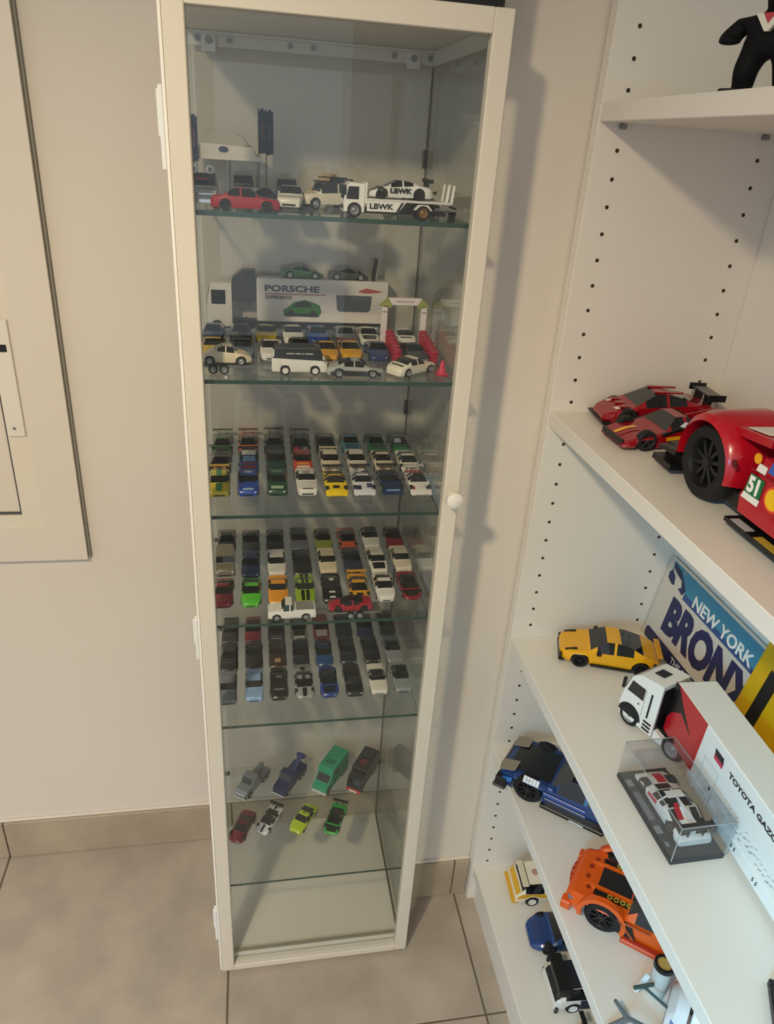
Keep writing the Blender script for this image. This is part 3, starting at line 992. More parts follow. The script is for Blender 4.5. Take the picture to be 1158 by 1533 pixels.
t = thing('race_transporter', 'white race transporter with dark cab fairing, lettering and green sports car print', 'model truck', (.2040, -.030, Z2))
tw_ = mat('#e3ddd6', .35, key='trailer_white')
put('trailer', MB().span((-.066, -.0120, .0165), (.1285, .0120, .0790), 0, .0012), tw_, t, 0)
cb = MB()
cb.prism([(-.138, .008), (-.102, .008), (-.102, .070), (-.132, .070), (-.137, .040)], -.0115, .0115, 'y')
put('cab', cb, tw_, t, 0)
put('cab_windscreen', MB().prism([(-.1383, .040), (-.1330, .066), (-.1335, .066), (-.1388, .040)], -.010, .010, 'y'), TINT, t, 0)
put('side_window', MB().span((-.131, -.0120, .040), (-.111, -.0114, .060), 0, .0002), TINT, t, 0)
put('air_deflector', MB().prism([(-.101, .045), (-.067, .045), (-.067, .088), (-.086, .088), (-.101, .076)], -.0110, .0110, 'y'), mat('#3b3f47', .4, key='dark_fairing'), t, 0)
put('chassis', MB().span((-.137, -.010, .0055), (.127, .010, .0165)), BLACK, t, 0)
for x in (-.124, -.082, .078, .096, .114):
    for sg in (1, -1):
        wm = cached(('ttw',), lambda: wheel_mb(.0085, .005).mesh('wheel', smooth=35))
        link('wheel', wm, [MATTE, RIM], t, (x, -.0105 * sg, .0085), (0, 0, -PI / 2 * sg))
RX = (PI / 2, 0, 0)
text('PORSCHE', .0122, mat('#4a4650', .5, key='letter_grey'), t, (-.0150, -.0122, .0645), RX, 1.52, bold=.0004)
text('EXPERIENCE', .0066, mat('#4a4650', .5, key='letter_grey'), t, (-.0345, -.0122, .0520), RX, 1.05, bold=.0002)
put('stripe', MB().span((-.0550, -.0123, .0565), (.0350, -.0121, .0578)), mat('#a52a3a', .5, key='stripe_red'), t, 0)
put('trailer_window', MB().prism([(.050, .0580), (.104, .0580), (.102, .0370), (.098, .0340), (.056, .0340), (.052, .0370)], -.0125, -.0119, 'y'), mat('#5b5f66', .2, key='trailer_window'), t, 0)
em = MB()
em.prism([(.084, .0650), (.095, .0690), (.110, .0665), (.122, .0645), (.110, .0628), (.095, .0615), (.084, .0630)], -.0123, -.0120, 'y')
put('emblem', em, mat('#b5564e', .5, key='emblem_red'), t, 0)
cp = MB()
up = .0120
cp.prism([(x, z + up) for x, z in ((-.026, .013), (-.028, .022), (-.020, .027), (-.012, .034), (.004, .0375), (.017, .034), (.026, .030), (.029, .021), (.025, .013))], -.0125, -.0120, 'y', 0)
cp.prism([(x, z + up) for x, z in ((-.014, .0265), (-.008, .0335), (.003, .0360), (.012, .0330), (.015, .0275))], -.0128, -.0124, 'y', 1)
cp.prism([(x, z + up) for x, z in ((-.0255, .013), (-.024, .018), (.022, .018), (.0245, .013))], -.0128, -.0124, 'y', 1)
for xx in (-.0165, .0165):
    cp.prism([(xx + a, .0175 + up + b) for a, b in disc(.0048, 12)], -.0130, -.0126, 'y', 1)
put('car_print', cp, [paint('#2f7a2c'), mat('#1c241c', .4, key='print_dark')], t, 0)
put('roof_ramp', MB().prism([(.1040, .0790), (.1080, .0790), (.1115, .1080), (.1085, .1120), (.1065, .1080)], -.006, .006, 'y'), BLACK, t, 0)
Z2R = Z2 + .0792
make_car('model_car', 'super', (.062, .0215, .0170), '#2f6f2c', (.2040, -.030, Z2R), PI / 2, 'green sports car parked on the roof of the white race transporter', 'model car')
make_car('model_car', 'super', (.060, .0215, .0160), '#4a5034', (.2720, -.030, Z2R), PI / 2, 'dark olive sports car on the transporter roof beside the raised ramp', 'model car')

t = thing('start_arch', 'white start arch with olive corners over the white coupe, near the side glass', 'arch', (.3445, -.112, Z2))
pk = mat('#e8dede', .5, key='arch_white')
ol = mat('#9aa352', .5, key='arch_olive')
for sg in (1, -1):
    put('leg', MB().span((sg * .0285 - .0042, -.003, 0), (sg * .0285 + .0042, .003, .059), 0, .0003), pk, t, 0)
    put('corner', MB().prism([(sg * .036, .0590), (sg * .0205, .0560), (sg * .0180, .0600), (sg * .0240, .0700)], -.003, .003, 'y'), ol, t, 0)
    put('stripe', MB().span((sg * .0285 - .003, -.0033, .050), (sg * .0285 + .003, -.0029, .0512)), mat('#55505a', .5, key='print_grey'), t, 0)
put('banner', MB().prism([(-.0240, .0702), (.0240, .0702), (.0185, .0605), (-.0185, .0605)], -.003, .003, 'y'), pk, t, 0)
put('stripe', MB().span((-.013, -.0033, .0645), (.013, -.0029, .0662)), mat('#a8a2ab', .5, key='print_pale'), t, 0)
ba = MB()
for k in range(4):
    ba.lathe([(k * .0062, .0040), (k * .0062 + .0008, .0060), (k * .0062 + .0054, .0060), (k * .0062 + .0062, .0040)], 14, 0, None, 'z')
ba.prism(disc(.004, 14), .0247, .0248, 'z')
bme = ba.mesh('stack', smooth=35)
for side, x0, x1 in (('the transporter side', .3222, .3215), ('the side glass', .3705, .3715)):
    for i in range(6):
        y = -.130 - .0145 * i
        o = link('tyre_stack', bme, paint('#b01c3c', .4), None, (x0 + (x1 - x0) * i / 5, y, Z2))
        o.scale = (1, 1, 1.15 - .07 * i)
        tag(o, '%s red tyre stack from the arch in the row by %s' % (ORD[i], side), 'tyre stack', 'red tyre stacks lining the arch road')
t = thing('traffic_cone', 'small red traffic cone beside the side glass on the second shelf', 'cone', (.3720, -.250, Z2))
put('cone', MB().lathe([(.0015, .0062), (.0185, .0018), (.0190, .0001)], 16, 0, None, 'z'), paint('#d5304e', .4), t)
put('base', MB().span((-.008, -.008, 0), (.008, .008, .0016), 0, .0004), paint('#c62a48', .4), t, 0)

# ---- topmost shelf
Z1_ = SHZ[1]
t = thing('marquee', 'white toy marquee on thin legs at the back of the topmost glass shelf', 'marquee', (.101, -.055, Z1_))
mw = mat('#e2dcd4', .6, key='marquee_white')
put('fascia', MB().span((-.0400, -.034, .0445), (.0460, .034, .0505), 0, .0005), mw, t, 0)
put('upper_fascia', MB().prism([(-.0385, .0506), (.0400, .0506), (.0330, .0610), (-.0300, .0630)], -.0335, .033, 'y'), mw, t, 0)
rf = MB()
n = 10
for i in range(n):
    a0, a1 = PI * i / n, PI * (i + 1) / n
    rf.add([(-.029 * math.cos(a0), -.033, 0.0615 + .0165 * math.sin(a0)), (-.029 * math.cos(a1), -.033, 0.0615 + .0165 * math.sin(a1)),
            (-.029 * math.cos(a1), .033, 0.0615 + .0165 * math.sin(a1)), (-.029 * math.cos(a0), .033, 0.0615 + .0165 * math.sin(a0))], [(0, 1, 2, 3)])
rf.add([(-.029 * math.cos(PI * i / n), -.033, 0.0615 + .0165 * math.sin(PI * i / n)) for i in range(n + 1)], [tuple(range(n + 1))])
put('roof', rf, mat('#b4b1a6', .5, key='marquee_grey'), t, 40)
for x in (-.0395, .003, .0400):
    for y in (-.031, .031):
        put('leg', MB().cyl((x, y, 0), (x, y, .0445), .0011, n=8), GREYM, t)
put('emblem', MB().prism(disc(.0036, 16, 1.7), -.0347, -.0340, 'y', 0, Matrix.Translation((-.002, 0, .0568))), mat('#3d4a70', .5, key='emblem_blue'), t, 0)
navy = mat('#17244f', .6, key='flag_navy')
for x, y, zz, d in ((.0635, -.094, .094, 'at the marquee corner nearest the hinges'), (.1490, -.050, .107, 'just past the marquee, nearer to it,'), (.1588, -.050, .106, 'second past the marquee')):
    t = thing('beach_flag', 'navy feather flag %s on the topmost glass shelf' % d, 'flag', (x, y, Z1_), 0, 'navy flags on the topmost glass shelf')
    put('pole', MB().cyl((-.005, 0, .001), (-.005, 0, zz), .0006, n=6), BLACK, t)
    put('base', MB().cyl((-.005, 0, 0), (-.005, 0, .002), .0045, n=12), BLACK, t)
    put('banner', MB().prism([(-.0046, zz - .054), (.0046, zz - .052), (.0046, zz - .001), (.0030, zz - .003), (.0012, zz + .0005), (-.0020, zz - .001), (-.0046, zz - .004)], -.0004, .0004, 'y'), navy, t, 0)
    put('mark', MB().span((-.001, -.0006, zz - .036), (.001, -.0004, zz - .016)), mat('#6b4a5e', .6, key='flag_mark'), t, 0)

t = make_car('model_truck', 'suv', (.070, .033, .0330), paint('#b9bcc0', .2), (.0800, -.232, Z1_), 0, 'silver off-road rig with two round roof lamps beside the red saloon', 'model truck', roof='#3a3b40', wingc='#222222')
for sg in (1, -1):
    put('roof_lamp', MB().lathe([(-.003, .0022), (-.002, .0046), (.003, .0036), (.004, .0001)], 14, 0, Matrix.Translation((sg * .0088, -.006, .0385)), 'y'), mat('#eef0f2', .12, key='lamp_white'), t)
put('lamp_bar', MB().span((-.014, -.005, .0325), (.014, -.001, .0345)), BLACK, t, 0)
put('decal', MB().span((-.006, -.0205, .0285), (.006, -.0165, .0305)), REDL, t, 0)
put('bull_bar', MB().span((-.016, -.0375, .006), (.016, -.0355, .0105), 0, .0006).span((-.013, -.0375, .0145), (.013, -.0358, .0165), 0, .0005), CHROME, t, 0)
make_car('model_car', 'sedan', (.0745, .0300, .0235), '#9c1228', (.1270, -.264, Z1_), PI / 2, 'metallic red saloon parked side-on at the front of the topmost glass shelf', 'model car', rim=MATTE)
make_car('model_car', 'sedan', (.070, .0300, .0245), '#dcdad2', (.1800, -.195, Z1_), -.12, 'white saloon facing out between the red saloon and the off-roaders', 'model car')
make_car('model_car', 'suv', (.066, .0280, .0280), '#5d6267', (.1230, -.088, Z1_), 0, 'dark grey car standing under the white marquee', 'model car')
make_car('model_car', 'suv', (.066, .0280, .0270), '#3c4046', (.1790, -.088, Z1_), 0, 'charcoal car standing just past the navy flags', 'model car')
make_car('model_car', 'muscle', (.069, .029, .0190), '#1b1c20', (.1490, -.165, Z1_), PI / 2 + .5, 'low black car partly hidden behind the red saloon', 'model car')


def rack(t, z, L=.030, Wd=.022):
    m = MB()
    for sg in (1, -1):
        m.span((sg * Wd / 2 - .0007, -L / 2, z), (sg * Wd / 2 + .0007, L / 2, z + .0015))
    for i in range(5):
        y = -L / 2 + L * i / 4
        m.span((-Wd / 2, y - .0006, z), (Wd / 2, y + .0006, z + .0012))
    put('roof_rack', m, BLACK, t, 0)
    put('roof_load', MB().span((-Wd * .36, -L * .36, z + .0015), (Wd * .30, L * .05, z + .0050), 0, .0008), mat('#b39a6c', .6, key='tan_load'), t, 0)


t = make_car('model_offroader', 'suv', (.068, .031, .0310), '#b59a62', (.2380, -.105, Z1_), -.85, 'tan off-roader with a loaded black roof rack behind the cream one', 'model car', roof='#2a2620')
rack(t, .0315)
t = make_car('model_offroader', 'suv', (.066, .030, .0290), '#e6decb', (.2240, -.180, Z1_), -1.25, 'cream off-roader with a spare on its rack behind the truck cab', 'model car', roof='#d9cfb8')
rack(t, .0296, .026)

t = thing('flatbed_truck', 'white flatbed car transporter with black striped skirt at the front of the topmost shelf', 'model truck', (.2900, -.263, Z1_))
cb = MB()
cb.prism([(-.0560, .0060), (-.0330, .0060), (-.0330, .0350), (-.0490, .0360), (-.0525, .0335), (-.0560, .0180)], -.0150, .0150, 'y')
put('cab', cb, mat('#ecebe7', .3, key='truck_white'), t, 0)
put('windscreen', MB().prism([(-.0563, .0185), (-.0529, .0330), (-.0533, .0332), (-.0567, .0187)], -.0130, .0130, 'y'), TINT, t, 0)
for sg in (1, -1):
    put('side_window', MB().prism([(-.0535, .0190), (-.0510, .0320), (-.0395, .0320), (-.0395, .0190)], sg * .0151, sg * .0154, 'y'), TINT, t, 0)
    put('mirror', MB().span((-.0555, sg * .0152, .0230), (-.0540, sg * .0180, .0310), 0, .0003), BLACK, t, 0)
put('grille', MB().span((-.0568, -.0115, .0085), (-.0558, .0115, .0125)), BLACK, t, 0)
put('headboard', MB().span((-.0325, -.0145, .0150), (-.0300, .0145, .0370), 0, .0004), mat('#ecebe7', .3, key='truck_white'), t, 0)
put('chassis', MB().span((-.0540, -.0100, .0050), (.0620, .0100, .0100)), BLACK, t, 0)
put('bed', MB().span((-.0300, -.0150, .0180), (.0680, .0150, .0205), 0, .0005), mat('#d9d9d6', .3, key='bed_white'), t, 0)
put('side_skirt', MB().prism([(-.0300, .0075), (.0060, .0075), (.0140, .0180), (-.0300, .0180)], -.0155, -.0140, 'y'), mat('#ecebe7', .3, key='truck_white'), t, 0)
st = MB()
for a in (.0030, .0090):
    st.prism([(a, .0078), (a + .0030, .0078), (a + .0090, .0178), (a + .0060, .0178)], -.0158, -.0154, 'y')
put('stripe', st, BLACK, t, 0)
text('LBWK', .0078, BLACK, t, (-.0140, -.0157, .0126), RX, 1.25, bold=.0003)
put('mudguard', MB().prism([(.0240, .0110), (.0290, .0165), (.0400, .0165), (.0450, .0110), (.0430, .0110), (.0390, .0150), (.0300, .0150), (.0260, .0110)], -.0155, -.0080, 'y'), mat('#ecebe7', .3, key='truck_white'), t, 0)
for x in (-.0440, .0345):
    for sg in (1, -1):
        wm = cached(('fbw',), lambda: wheel_mb(.0080, .0055).mesh('wheel', smooth=35))
        link('wheel', wm, [MATTE, mat('#8a6a48', .35, .6, key='bronze_rim') if x > 0 else GREYM], t, (x, -.0135 * sg, .0080), (0, 0, -PI / 2 * sg))
for x in (.0600, .0660):
    put('ramp', MB().prism([(x, .0205), (x + .0025, .0205), (x + .0040, .0380), (x + .0020, .0385)], -.0130, -.0085, 'y'), mat('#ecebe7', .3, key='truck_white'), t, 0)
    put('ramp', MB().prism([(x, .0205), (x + .0025, .0205), (x + .0040, .0380), (x + .0020, .0385)], .0085, .0130, 'y'), mat('#ecebe7', .3, key='truck_white'), t, 0)
t = make_car('model_car', 'super', (.0720, .0300, .0200), '#e4e4e0', (.2980, -.263, Z1_ + .0206), -PI / 2, 'white race car with black bonnet lettering riding on the white flatbed truck', 'model car', wing=(.95, 1.05, .09), rim=MATTE, hood='#2a2c30')
text('LBWK', .0070, BLACK, t, (.0158, -.0010, .0092), (PI / 2, 0, PI / 2), 1.25, bold=.0003).matrix_parent_inverse = Matrix()
make_car('model_car', 'super', (.070, .030, .0190), '#26282c', (.3290, -.190, Z1_), -PI / 2 - .2, 'low black car behind the white flatbed truck', 'model car', roof='#141518')
make_car('model_car', 'super', (.066, .030, .0200), '#252d4a', (.3470, -.120, Z1_), -.7, 'navy car beside the corner glass at the end of the topmost shelf', 'model car', wing=(.95, 1.05, .09))
t = thing('low_trailer', 'small white two-axle trailer behind the flatbed truck at the shelf end', 'trailer', (.3640, -.205, Z1_))
put('bed', MB().span((-.012, -.024, .0075), (.012, .024, .0095), 0, .0004), mat('#d9d9d6', .3, key='bed_white'), t, 0)
put('drawbar', MB().span((-.0015, -.036, .0070), (.0015, -.024, .0088)), GREYM, t, 0)
for y in (-.006, .008):
    for sg in (1, -1):
        link('wheel', MESH[('tw',)], [MATTE, RIM], t, (sg * .0130, y, .0058), (0, 0, 0 if sg > 0 else PI))

# ---- fourth shelf: pickup with trailer and red car
Z4 = SHZ[4]
t = make_car('model_pickup', 'pickup', (.0680, .0270, .0260), '#eceae4', (.1790, -.268, Z4), -PI / 2, 'white pickup parked sideways towing a red car at the front of the fourth shelf', 'model pickup')
put('cargo_bed', MB().span((-.0105, .0060, .0150), (.0105, .0315, .0172)), mat('#8f908e', .5, key='cargo_grey'), t, 0)
t = thing('car_trailer', 'silver flat trailer under the red car behind the white pickup', 'trailer', (.2640, -.268, Z4))
put('bed', MB().span((-.034, -.0130, .0075), (.044, .0130, .0098), 0, .0005), GREYM, t, 0)
put('drawbar', MB().span((-.050, -.0015, .0070), (-.034, .0015, .0088)), GREYM, t, 0)
for x in (-.001, .0125):
    for sg in (1, -1):
        link('wheel', MESH[('tw',)], [MATTE, RIM], t, (x, -.0140 * sg, .0058), (0, 0, -PI / 2 * sg))
make_car('model_car', 'super', (.0640, .0260, .0170), '#a8162e', (.2640, -.268, Z4 + .0099), -PI / 2, 'red sports car with open black cabin riding on the silver trailer', 'model car', roof='#3a1017', rim=MATTE)

# ---- lowest shelf: trucks and cars parked at a slant
Z6 = SHZ[6]
G6 = 'slanted trucks on the lowest glass shelf'


def slant(name, label, loc, rz):
    return thing(name, label, 'model truck', (loc[0], loc[1], Z6), rz, G6)


def twheels(t, xw, ys, R=.0075, wd=.0055, rim=None):
    wheels(t, [(sg * (xw - wd / 2), y, sg) for y in ys for sg in (1, -1)], R, wd, rim)


t = slant('model_truck', 'silver grey tow truck with chrome front, first of the slanted trucks', (.1120, -.070), -.62)
m = MB().prism([(-.038, .006), (-.040, .018), (-.034, .023), (-.020, .025), (-.012, .036), (.004, .036), (.008, .024), (.008, .006)], -.0135, .0135, 'x')
put('cab', m, mat('#8f9498', .3, .4, key='tow_silver'), t, 25)
put('windscreen', MB().prism([(-.0195, .0258), (-.0123, .0352), (-.0128, .0356), (-.0200, .0262)], -.0115, .0115, 'x'), TINT, t, 0)
put('bumper', MB().span((-.0145, -.043, .0055), (.0145, -.039, .0100), 0, .001).span((-.011, -.0415, .011), (.011, -.0395, .018), 0, .001), CHROME, t, 0)
put('deck', MB().span((-.0145, .008, .0085), (.0145, .043, .0180), 0, .001), mat('#7f858a', .35, .3, key='tow_deck'), t, 0)
put('crane', MB().prism([(.012, .018), (.018, .018), (.036, .034), (.033, .036)], -.004, .004, 'x'), mat('#62676c', .35, .3, key='tow_crane'), t, 0)
twheels(t, .0145, (-.025, .022, .034))
t = slant('model_truck', 'navy blue wrecker with a tall rear boom, second of the slanted trucks', (.1880, -.068), -.62)
nv = paint('#22305e')
put('cab', MB().prism([(-.042, .006), (-.042, .021), (-.030, .024), (-.022, .025), (-.015, .038), (-.001, .038), (.001, .006)], -.0140, .0140, 'x'), nv, t, 25)
put('windscreen', MB().prism([(-.0215, .0262), (-.0153, .0372), (-.0158, .0376), (-.0220, .0266)], -.0120, .0120, 'x'), TINT, t, 0)
put('bumper', MB().span((-.0148, -.0450, .0060), (.0148, -.0415, .0095), 0, .0008), CHROME, t, 0)
put('body_box', MB().span((-.0150, .002, .0085), (.0150, .040, .0235), 0, .001), nv, t, 0)
put('boom', MB().prism([(.008, .0235), (.014, .0235), (.044, .043), (.041, .046)], -.0050, .0050, 'x'), paint('#2a3a6e'), t, 0)
put('boom_head', MB().span((-.010, .036, .036), (.010, .044, .043), 0, .001), paint('#2a3a6e'), t, 0)
twheels(t, .0150, (-.028, .018, .031))
t = slant('model_truck', 'big teal green box truck, third and tallest of the slanted trucks', (.2690, -.069), -.62)
tl = paint('#2c9a72', .4)
put('body_box', MB().prism([(-.022, .008), (-.022, .047), (-.016, .050), (.044, .050), (.045, .008)], -.0170, .0170, 'x'), tl, t, 0)
put('cab', MB().prism([(-.044, .007), (-.044, .021), (-.034, .025), (-.0225, .040), (-.0225, .007)], -.0160, .0160, 'x'), tl, t, 25)
put('windscreen', MB().prism([(-.0335, .0262), (-.0238, .0390), (-.0243, .0394), (-.0340, .0266)], -.0135, .0135, 'x'), TINT, t, 0)
put('bumper', MB().span((-.0162, -.047, .0060), (.0162, -.0435, .0105), 0, .0008), mat('#c7d0c8', .3, key='pale_bumper'), t, 0)
for sg in (1, -1):
    put('side_window', MB().span((sg * .0168 - .0006, -.012, .030), (sg * .0168 + .0006, .004, .042), 0, .0002), TINT, t, 0)
    put('side_rail', MB().span((sg * .0172 - .0005, -.018, .020), (sg * .0172 + .0005, .042, .022)), paint('#1f7a5a'), t, 0)
put('roof_hatch', MB().span((-.009, -.008, .0500), (.009, .006, .0520), 0, .0006), paint('#1f7a5a'), t, 0)
twheels(t, .0168, (-.031, .022, .035), .0082)
t = slant('model_truck', 'black box truck with a red and white front bumper, last of the slanted trucks', (.3350, -.072), -.58)
bk = paint('#25262b', .4)
put('body_box', MB().span((-.0165, -.020, .0085), (.0165, .044, .0450), 0, .0012), bk, t, 0)
put('cab', MB().prism([(-.043, .007), (-.043, .020), (-.037, .034), (-.0205, .036), (-.0205, .007)], -.0155, .0155, 'x'), paint('#2d2e35', .4), t, 25)
put('windscreen', MB().prism([(-.0430, .0212), (-.0376, .0330), (-.0381, .0334), (-.0435, .0216)], -.0135, .0135, 'x'), TINT, t, 0)
put('bumper', MB().span((-.0160, -.0465, .0055), (.0160, -.0425, .0115), 0, .0008), paint('#c2484a'), t, 0)
put('bumper_sign', MB().span((-.0080, -.0470, .0065), (.0080, -.0463, .0105)), mat('#e8e4de', .4, key='sign_white'), t, 0)
put('roof_emblem', MB().prism(disc(.0095, 18, .8), .0452, .0455, 'z'), paint('#6b3038'), t, 0)
put('roof_vent', MB().span((-.010, .016, .0450), (.010, .034, .0468), 0, .0006), paint('#3a3b40'), t, 0)
twheels(t, .0162, (-.030, .022, .034), .0080)
make_car('model_car', 'super', D_SU, '#7d1a2e', (.0945, -.170, Z6), -.42, 'maroon car at a slant beside the hinge-side glass of the lowest shelf', 'model car', roof='#6a1526')
make_car('model_car', 'super', (.066, .029, .018), '#d5d8da', (.1440, -.160, Z6), -.55, 'silver white race car with black cabin on the lowest shelf', 'model car', wing=GTW, stripes=((-.2, .2),), roof='#2a2c30')
make_car('model_car', 'sports', D_SP, '#b4cc2a', (.2090, -.165, Z6), -.60, 'acid yellow green car at a slant on the lowest shelf', 'model car', patches=[(.50, .56, -.4, .4, '#6a7a1c')])
make_car('model_car', 'super', (.070, .031, .0180), '#35a548', (.2690, -.172, Z6), -.42, 'green race car with black cabin and rear wing on the lowest shelf', 'model car', wing=(.94, 1.2, .10), hood='#1a2a1e', roof='#16191a')

# ------------------------------------------------------------------ bookcase: second shelf from the top, red cars
SA, SB, SD, SE_ = (BZ[k] + .0004 for k in (2, 3, 4, 5))
RED = paint('#930d19', .25)
RED2 = paint('#b30f22', .25)
t = make_car('model_car', 'super', (.160, .0640, .0460), RED, (.6780, -.2590, SA), -PI / 2 - .10,
             'small red brick-built supercar with black rear wing, at the back corner of its shelf', 'model car', wing=(.93, 1.02, .13), smooth=18, spokes=5, rim=mat('#3a3b3e', .4, key='dark_rim'),
             patches=[(.10, .14, -.85, -.55, '#e9c9c4'), (.10, .14, .45, .85, '#e9c9c4')], lights=False)
m = MB()
for u in (-.018, 0, .018):
    m.span((u - .004, -.058, .0255), (u + .004, -.024, .0275))
put('bonnet_rib', m, paint('#8c0d18'), t, 0)
put('roof_rib', MB().span((-.016, -.012, .0462), (-.010, .028, .0480)).span((.010, -.012, .0462), (.016, .028, .0480)), RED, t, 0)
put('splitter', MB().span((-.032, -.083, .0045), (.032, -.070, .0075), 0, .001), BLACK, t, 0)
t = make_car('model_car', 'lmp', (.165, .0650, .0400), RED, (.6630, -.3330, SA), -PI / 2 + .04,
             'small low red brick-built racer with a yellow nose stripe beside the big number 51 car', 'model car', smooth=18, spokes=5, rim=mat('#3a3b3e', .4, key='dark_rim'),
             patches=[(.03, .20, -.30, -.06, '#f0b21c'), (.03, .20, .06, .30, '#8f0f1a')], lights=False, sides=[(.34, .46, .1, .5, '#e0a51c')])
put('nose_scoop', MB().span((-.026, -.0835, .0060), (.026, -.0790, .0135), 0, .001), BLACK, t, 0)
put('canopy_edge', MB().prism([(-.030, .0185), (-.010, .0260), (.014, .0290), (.014, .0310), (-.012, .0290), (-.034, .0215)], -.0320, -.0270, 'x').prism(
    [(-.030, .0185), (-.010, .0260), (.014, .0290), (.014, .0310), (-.012, .0290), (-.034, .0215)], .0270, .0320, 'x'), BLACK, t, 0)
put('fin', MB().prism([(.010, .036), (.075, .024), (.078, .043), (.050, .044)], -.0012, .0012, 'x'), RED, t, 0)


def big_car(name, kind, dims, color, loc, rz, label, **kw):
    """A large technical brick-built car: lofted body, spoked wheels, arches, panel gaps and liftarm holes."""
    return make_car(name, kind, dims, color, loc, rz, label, 'model car', smooth=24, spokes=10, **kw)


RUB = mat('#0c0c0e', .75, key='tyre_black')
DRIM = mat('#141518', .4, key='black_rim')
# the large number 51 car: nose towards the back wall, its flank towards the shelf edge
t = thing('model_car', 'large red brick-built racing car numbered 51 with black multi-spoke wheels', 'model car', (.6960, -.6400, SA), PI)
L51, W51, H51 = .480, .1980, .108
R51 = .0410
YF, YR = -.1420, .138


def arch_pts(yc, r0, a0, a1, n=14):
    return [(yc + r0 * math.cos(math.radians(a0 + (a1 - a0) * i / n)), R51 + r0 * math.sin(math.radians(a0 + (a1 - a0) * i / n))) for i in range(n + 1)]


def fender(y0, sg):
    """A swelling wing over the wheel: outer face bowed outwards, ends swept down."""
    m = MB()
    n = 16
    rows = []
    for i in range(n + 1):
        a = math.radians(188 - 196 * i / n)
        ri, ro = .0455, .0515 + .005 * math.sin(max(0, math.pi * i / n))
        c, s_ = math.cos(a), math.sin(a)
        # u along -y is the nose; outer skin x grows at the crown
        xo = W51 / 2 * (.985 + .015 * math.sin(math.pi * i / n))
        zi = max(R51 + ri * s_, .020)
        zo = max(R51 + ro * s_, .018)
        rows.append([(sg * xo, y0 + ri * c, zi), (sg * (xo - .004), y0 + (ri * .45 + ro * .55) * c, R51 + (zi - R51) * .4 + (zo - R51) * .6 + .001),
                     (sg * (xo - .016), y0 + ro * c, zo), (sg * (xo - .070), y0 + (ro + .003) * c, zo + .002), (sg * (xo - .070), y0 + ri * c, zi)])
    vs = [p for r in rows for p in r]
    k = 5
    fs = [(i * k + j, i * k + (j + 1) % k, (i + 1) * k + (j + 1) % k, (i + 1) * k + j) for i in range(n) for j in range(k)]
    fs += [tuple(range(k)), tuple(reversed(range(n * k, n * k + k)))]
    return m.add(vs, fs)


for yc in (YF, YR):
    for sg in (1, -1):
        put('fender', fender(yc, sg), RED2, t, 40)
        wm = cached(('w51',), lambda: wheel_mb(R51, .044, 10, 36).mesh('wheel', smooth=35))
        link('wheel', wm, [RUB, DRIM], t, (sg * (W51 / 2 - .0275), yc, R51), (0, 0, 0 if sg > 0 else PI))
# nose between the front wheels, bonnet, cabin, tail
put('nose', MB().prism([(-.236, .018), (-.240, .040), (-.222, .062), (-.190, .078), (-.140, .090), (-.080, .096), (-.080, .030), (-.200, .018)], -.046, .046, 'x'), RED2, t, 30)
put('bonnet', MB().prism([(-.150, .088), (-.070, .0975), (-.060, .0985), (-.060, .090), (-.150, .080)], -.085, .085, 'x'), RED2, t, 20)
put('bonnet_panel', MB().prism([(-.105, .0942), (-.072, .0982), (-.072, .0990), (-.105, .0950)], -.080, -.015, 'x').prism([(-.105, .0942), (-.072, .0982), (-.072, .0990), (-.105, .0950)], .015, .080, 'x'), mat('#e5e0d6', .4, key='white_panel'), t, 0)
put('cockpit', MB().prism([(-.070, .070), (-.040, .103), (.010, .118), (.090, .116), (.150, .100), (.150, .060), (-.070, .050)], -.078, .078, 'x'), BLACK, t, 25)
put('roof', MB().prism([(-.020, .1135), (.010, .1200), (.095, .1180), (.150, .1010), (.150, .0990), (.095, .1150), (.010, .1170), (-.020, .1110)], -.070, .070, 'x'), RED2, t, 25)
put('tail', MB().prism([(.080, .030), (.080, .090), (.190, .092), (.236, .080), (.240, .040), (.225, .022)], -.070, .070, 'x'), RED2, t, 25)
put('floor_pan', MB().span((-.080, -.236, .010), (.080, .236, .030), 0, .002), BLACK, t, 0)
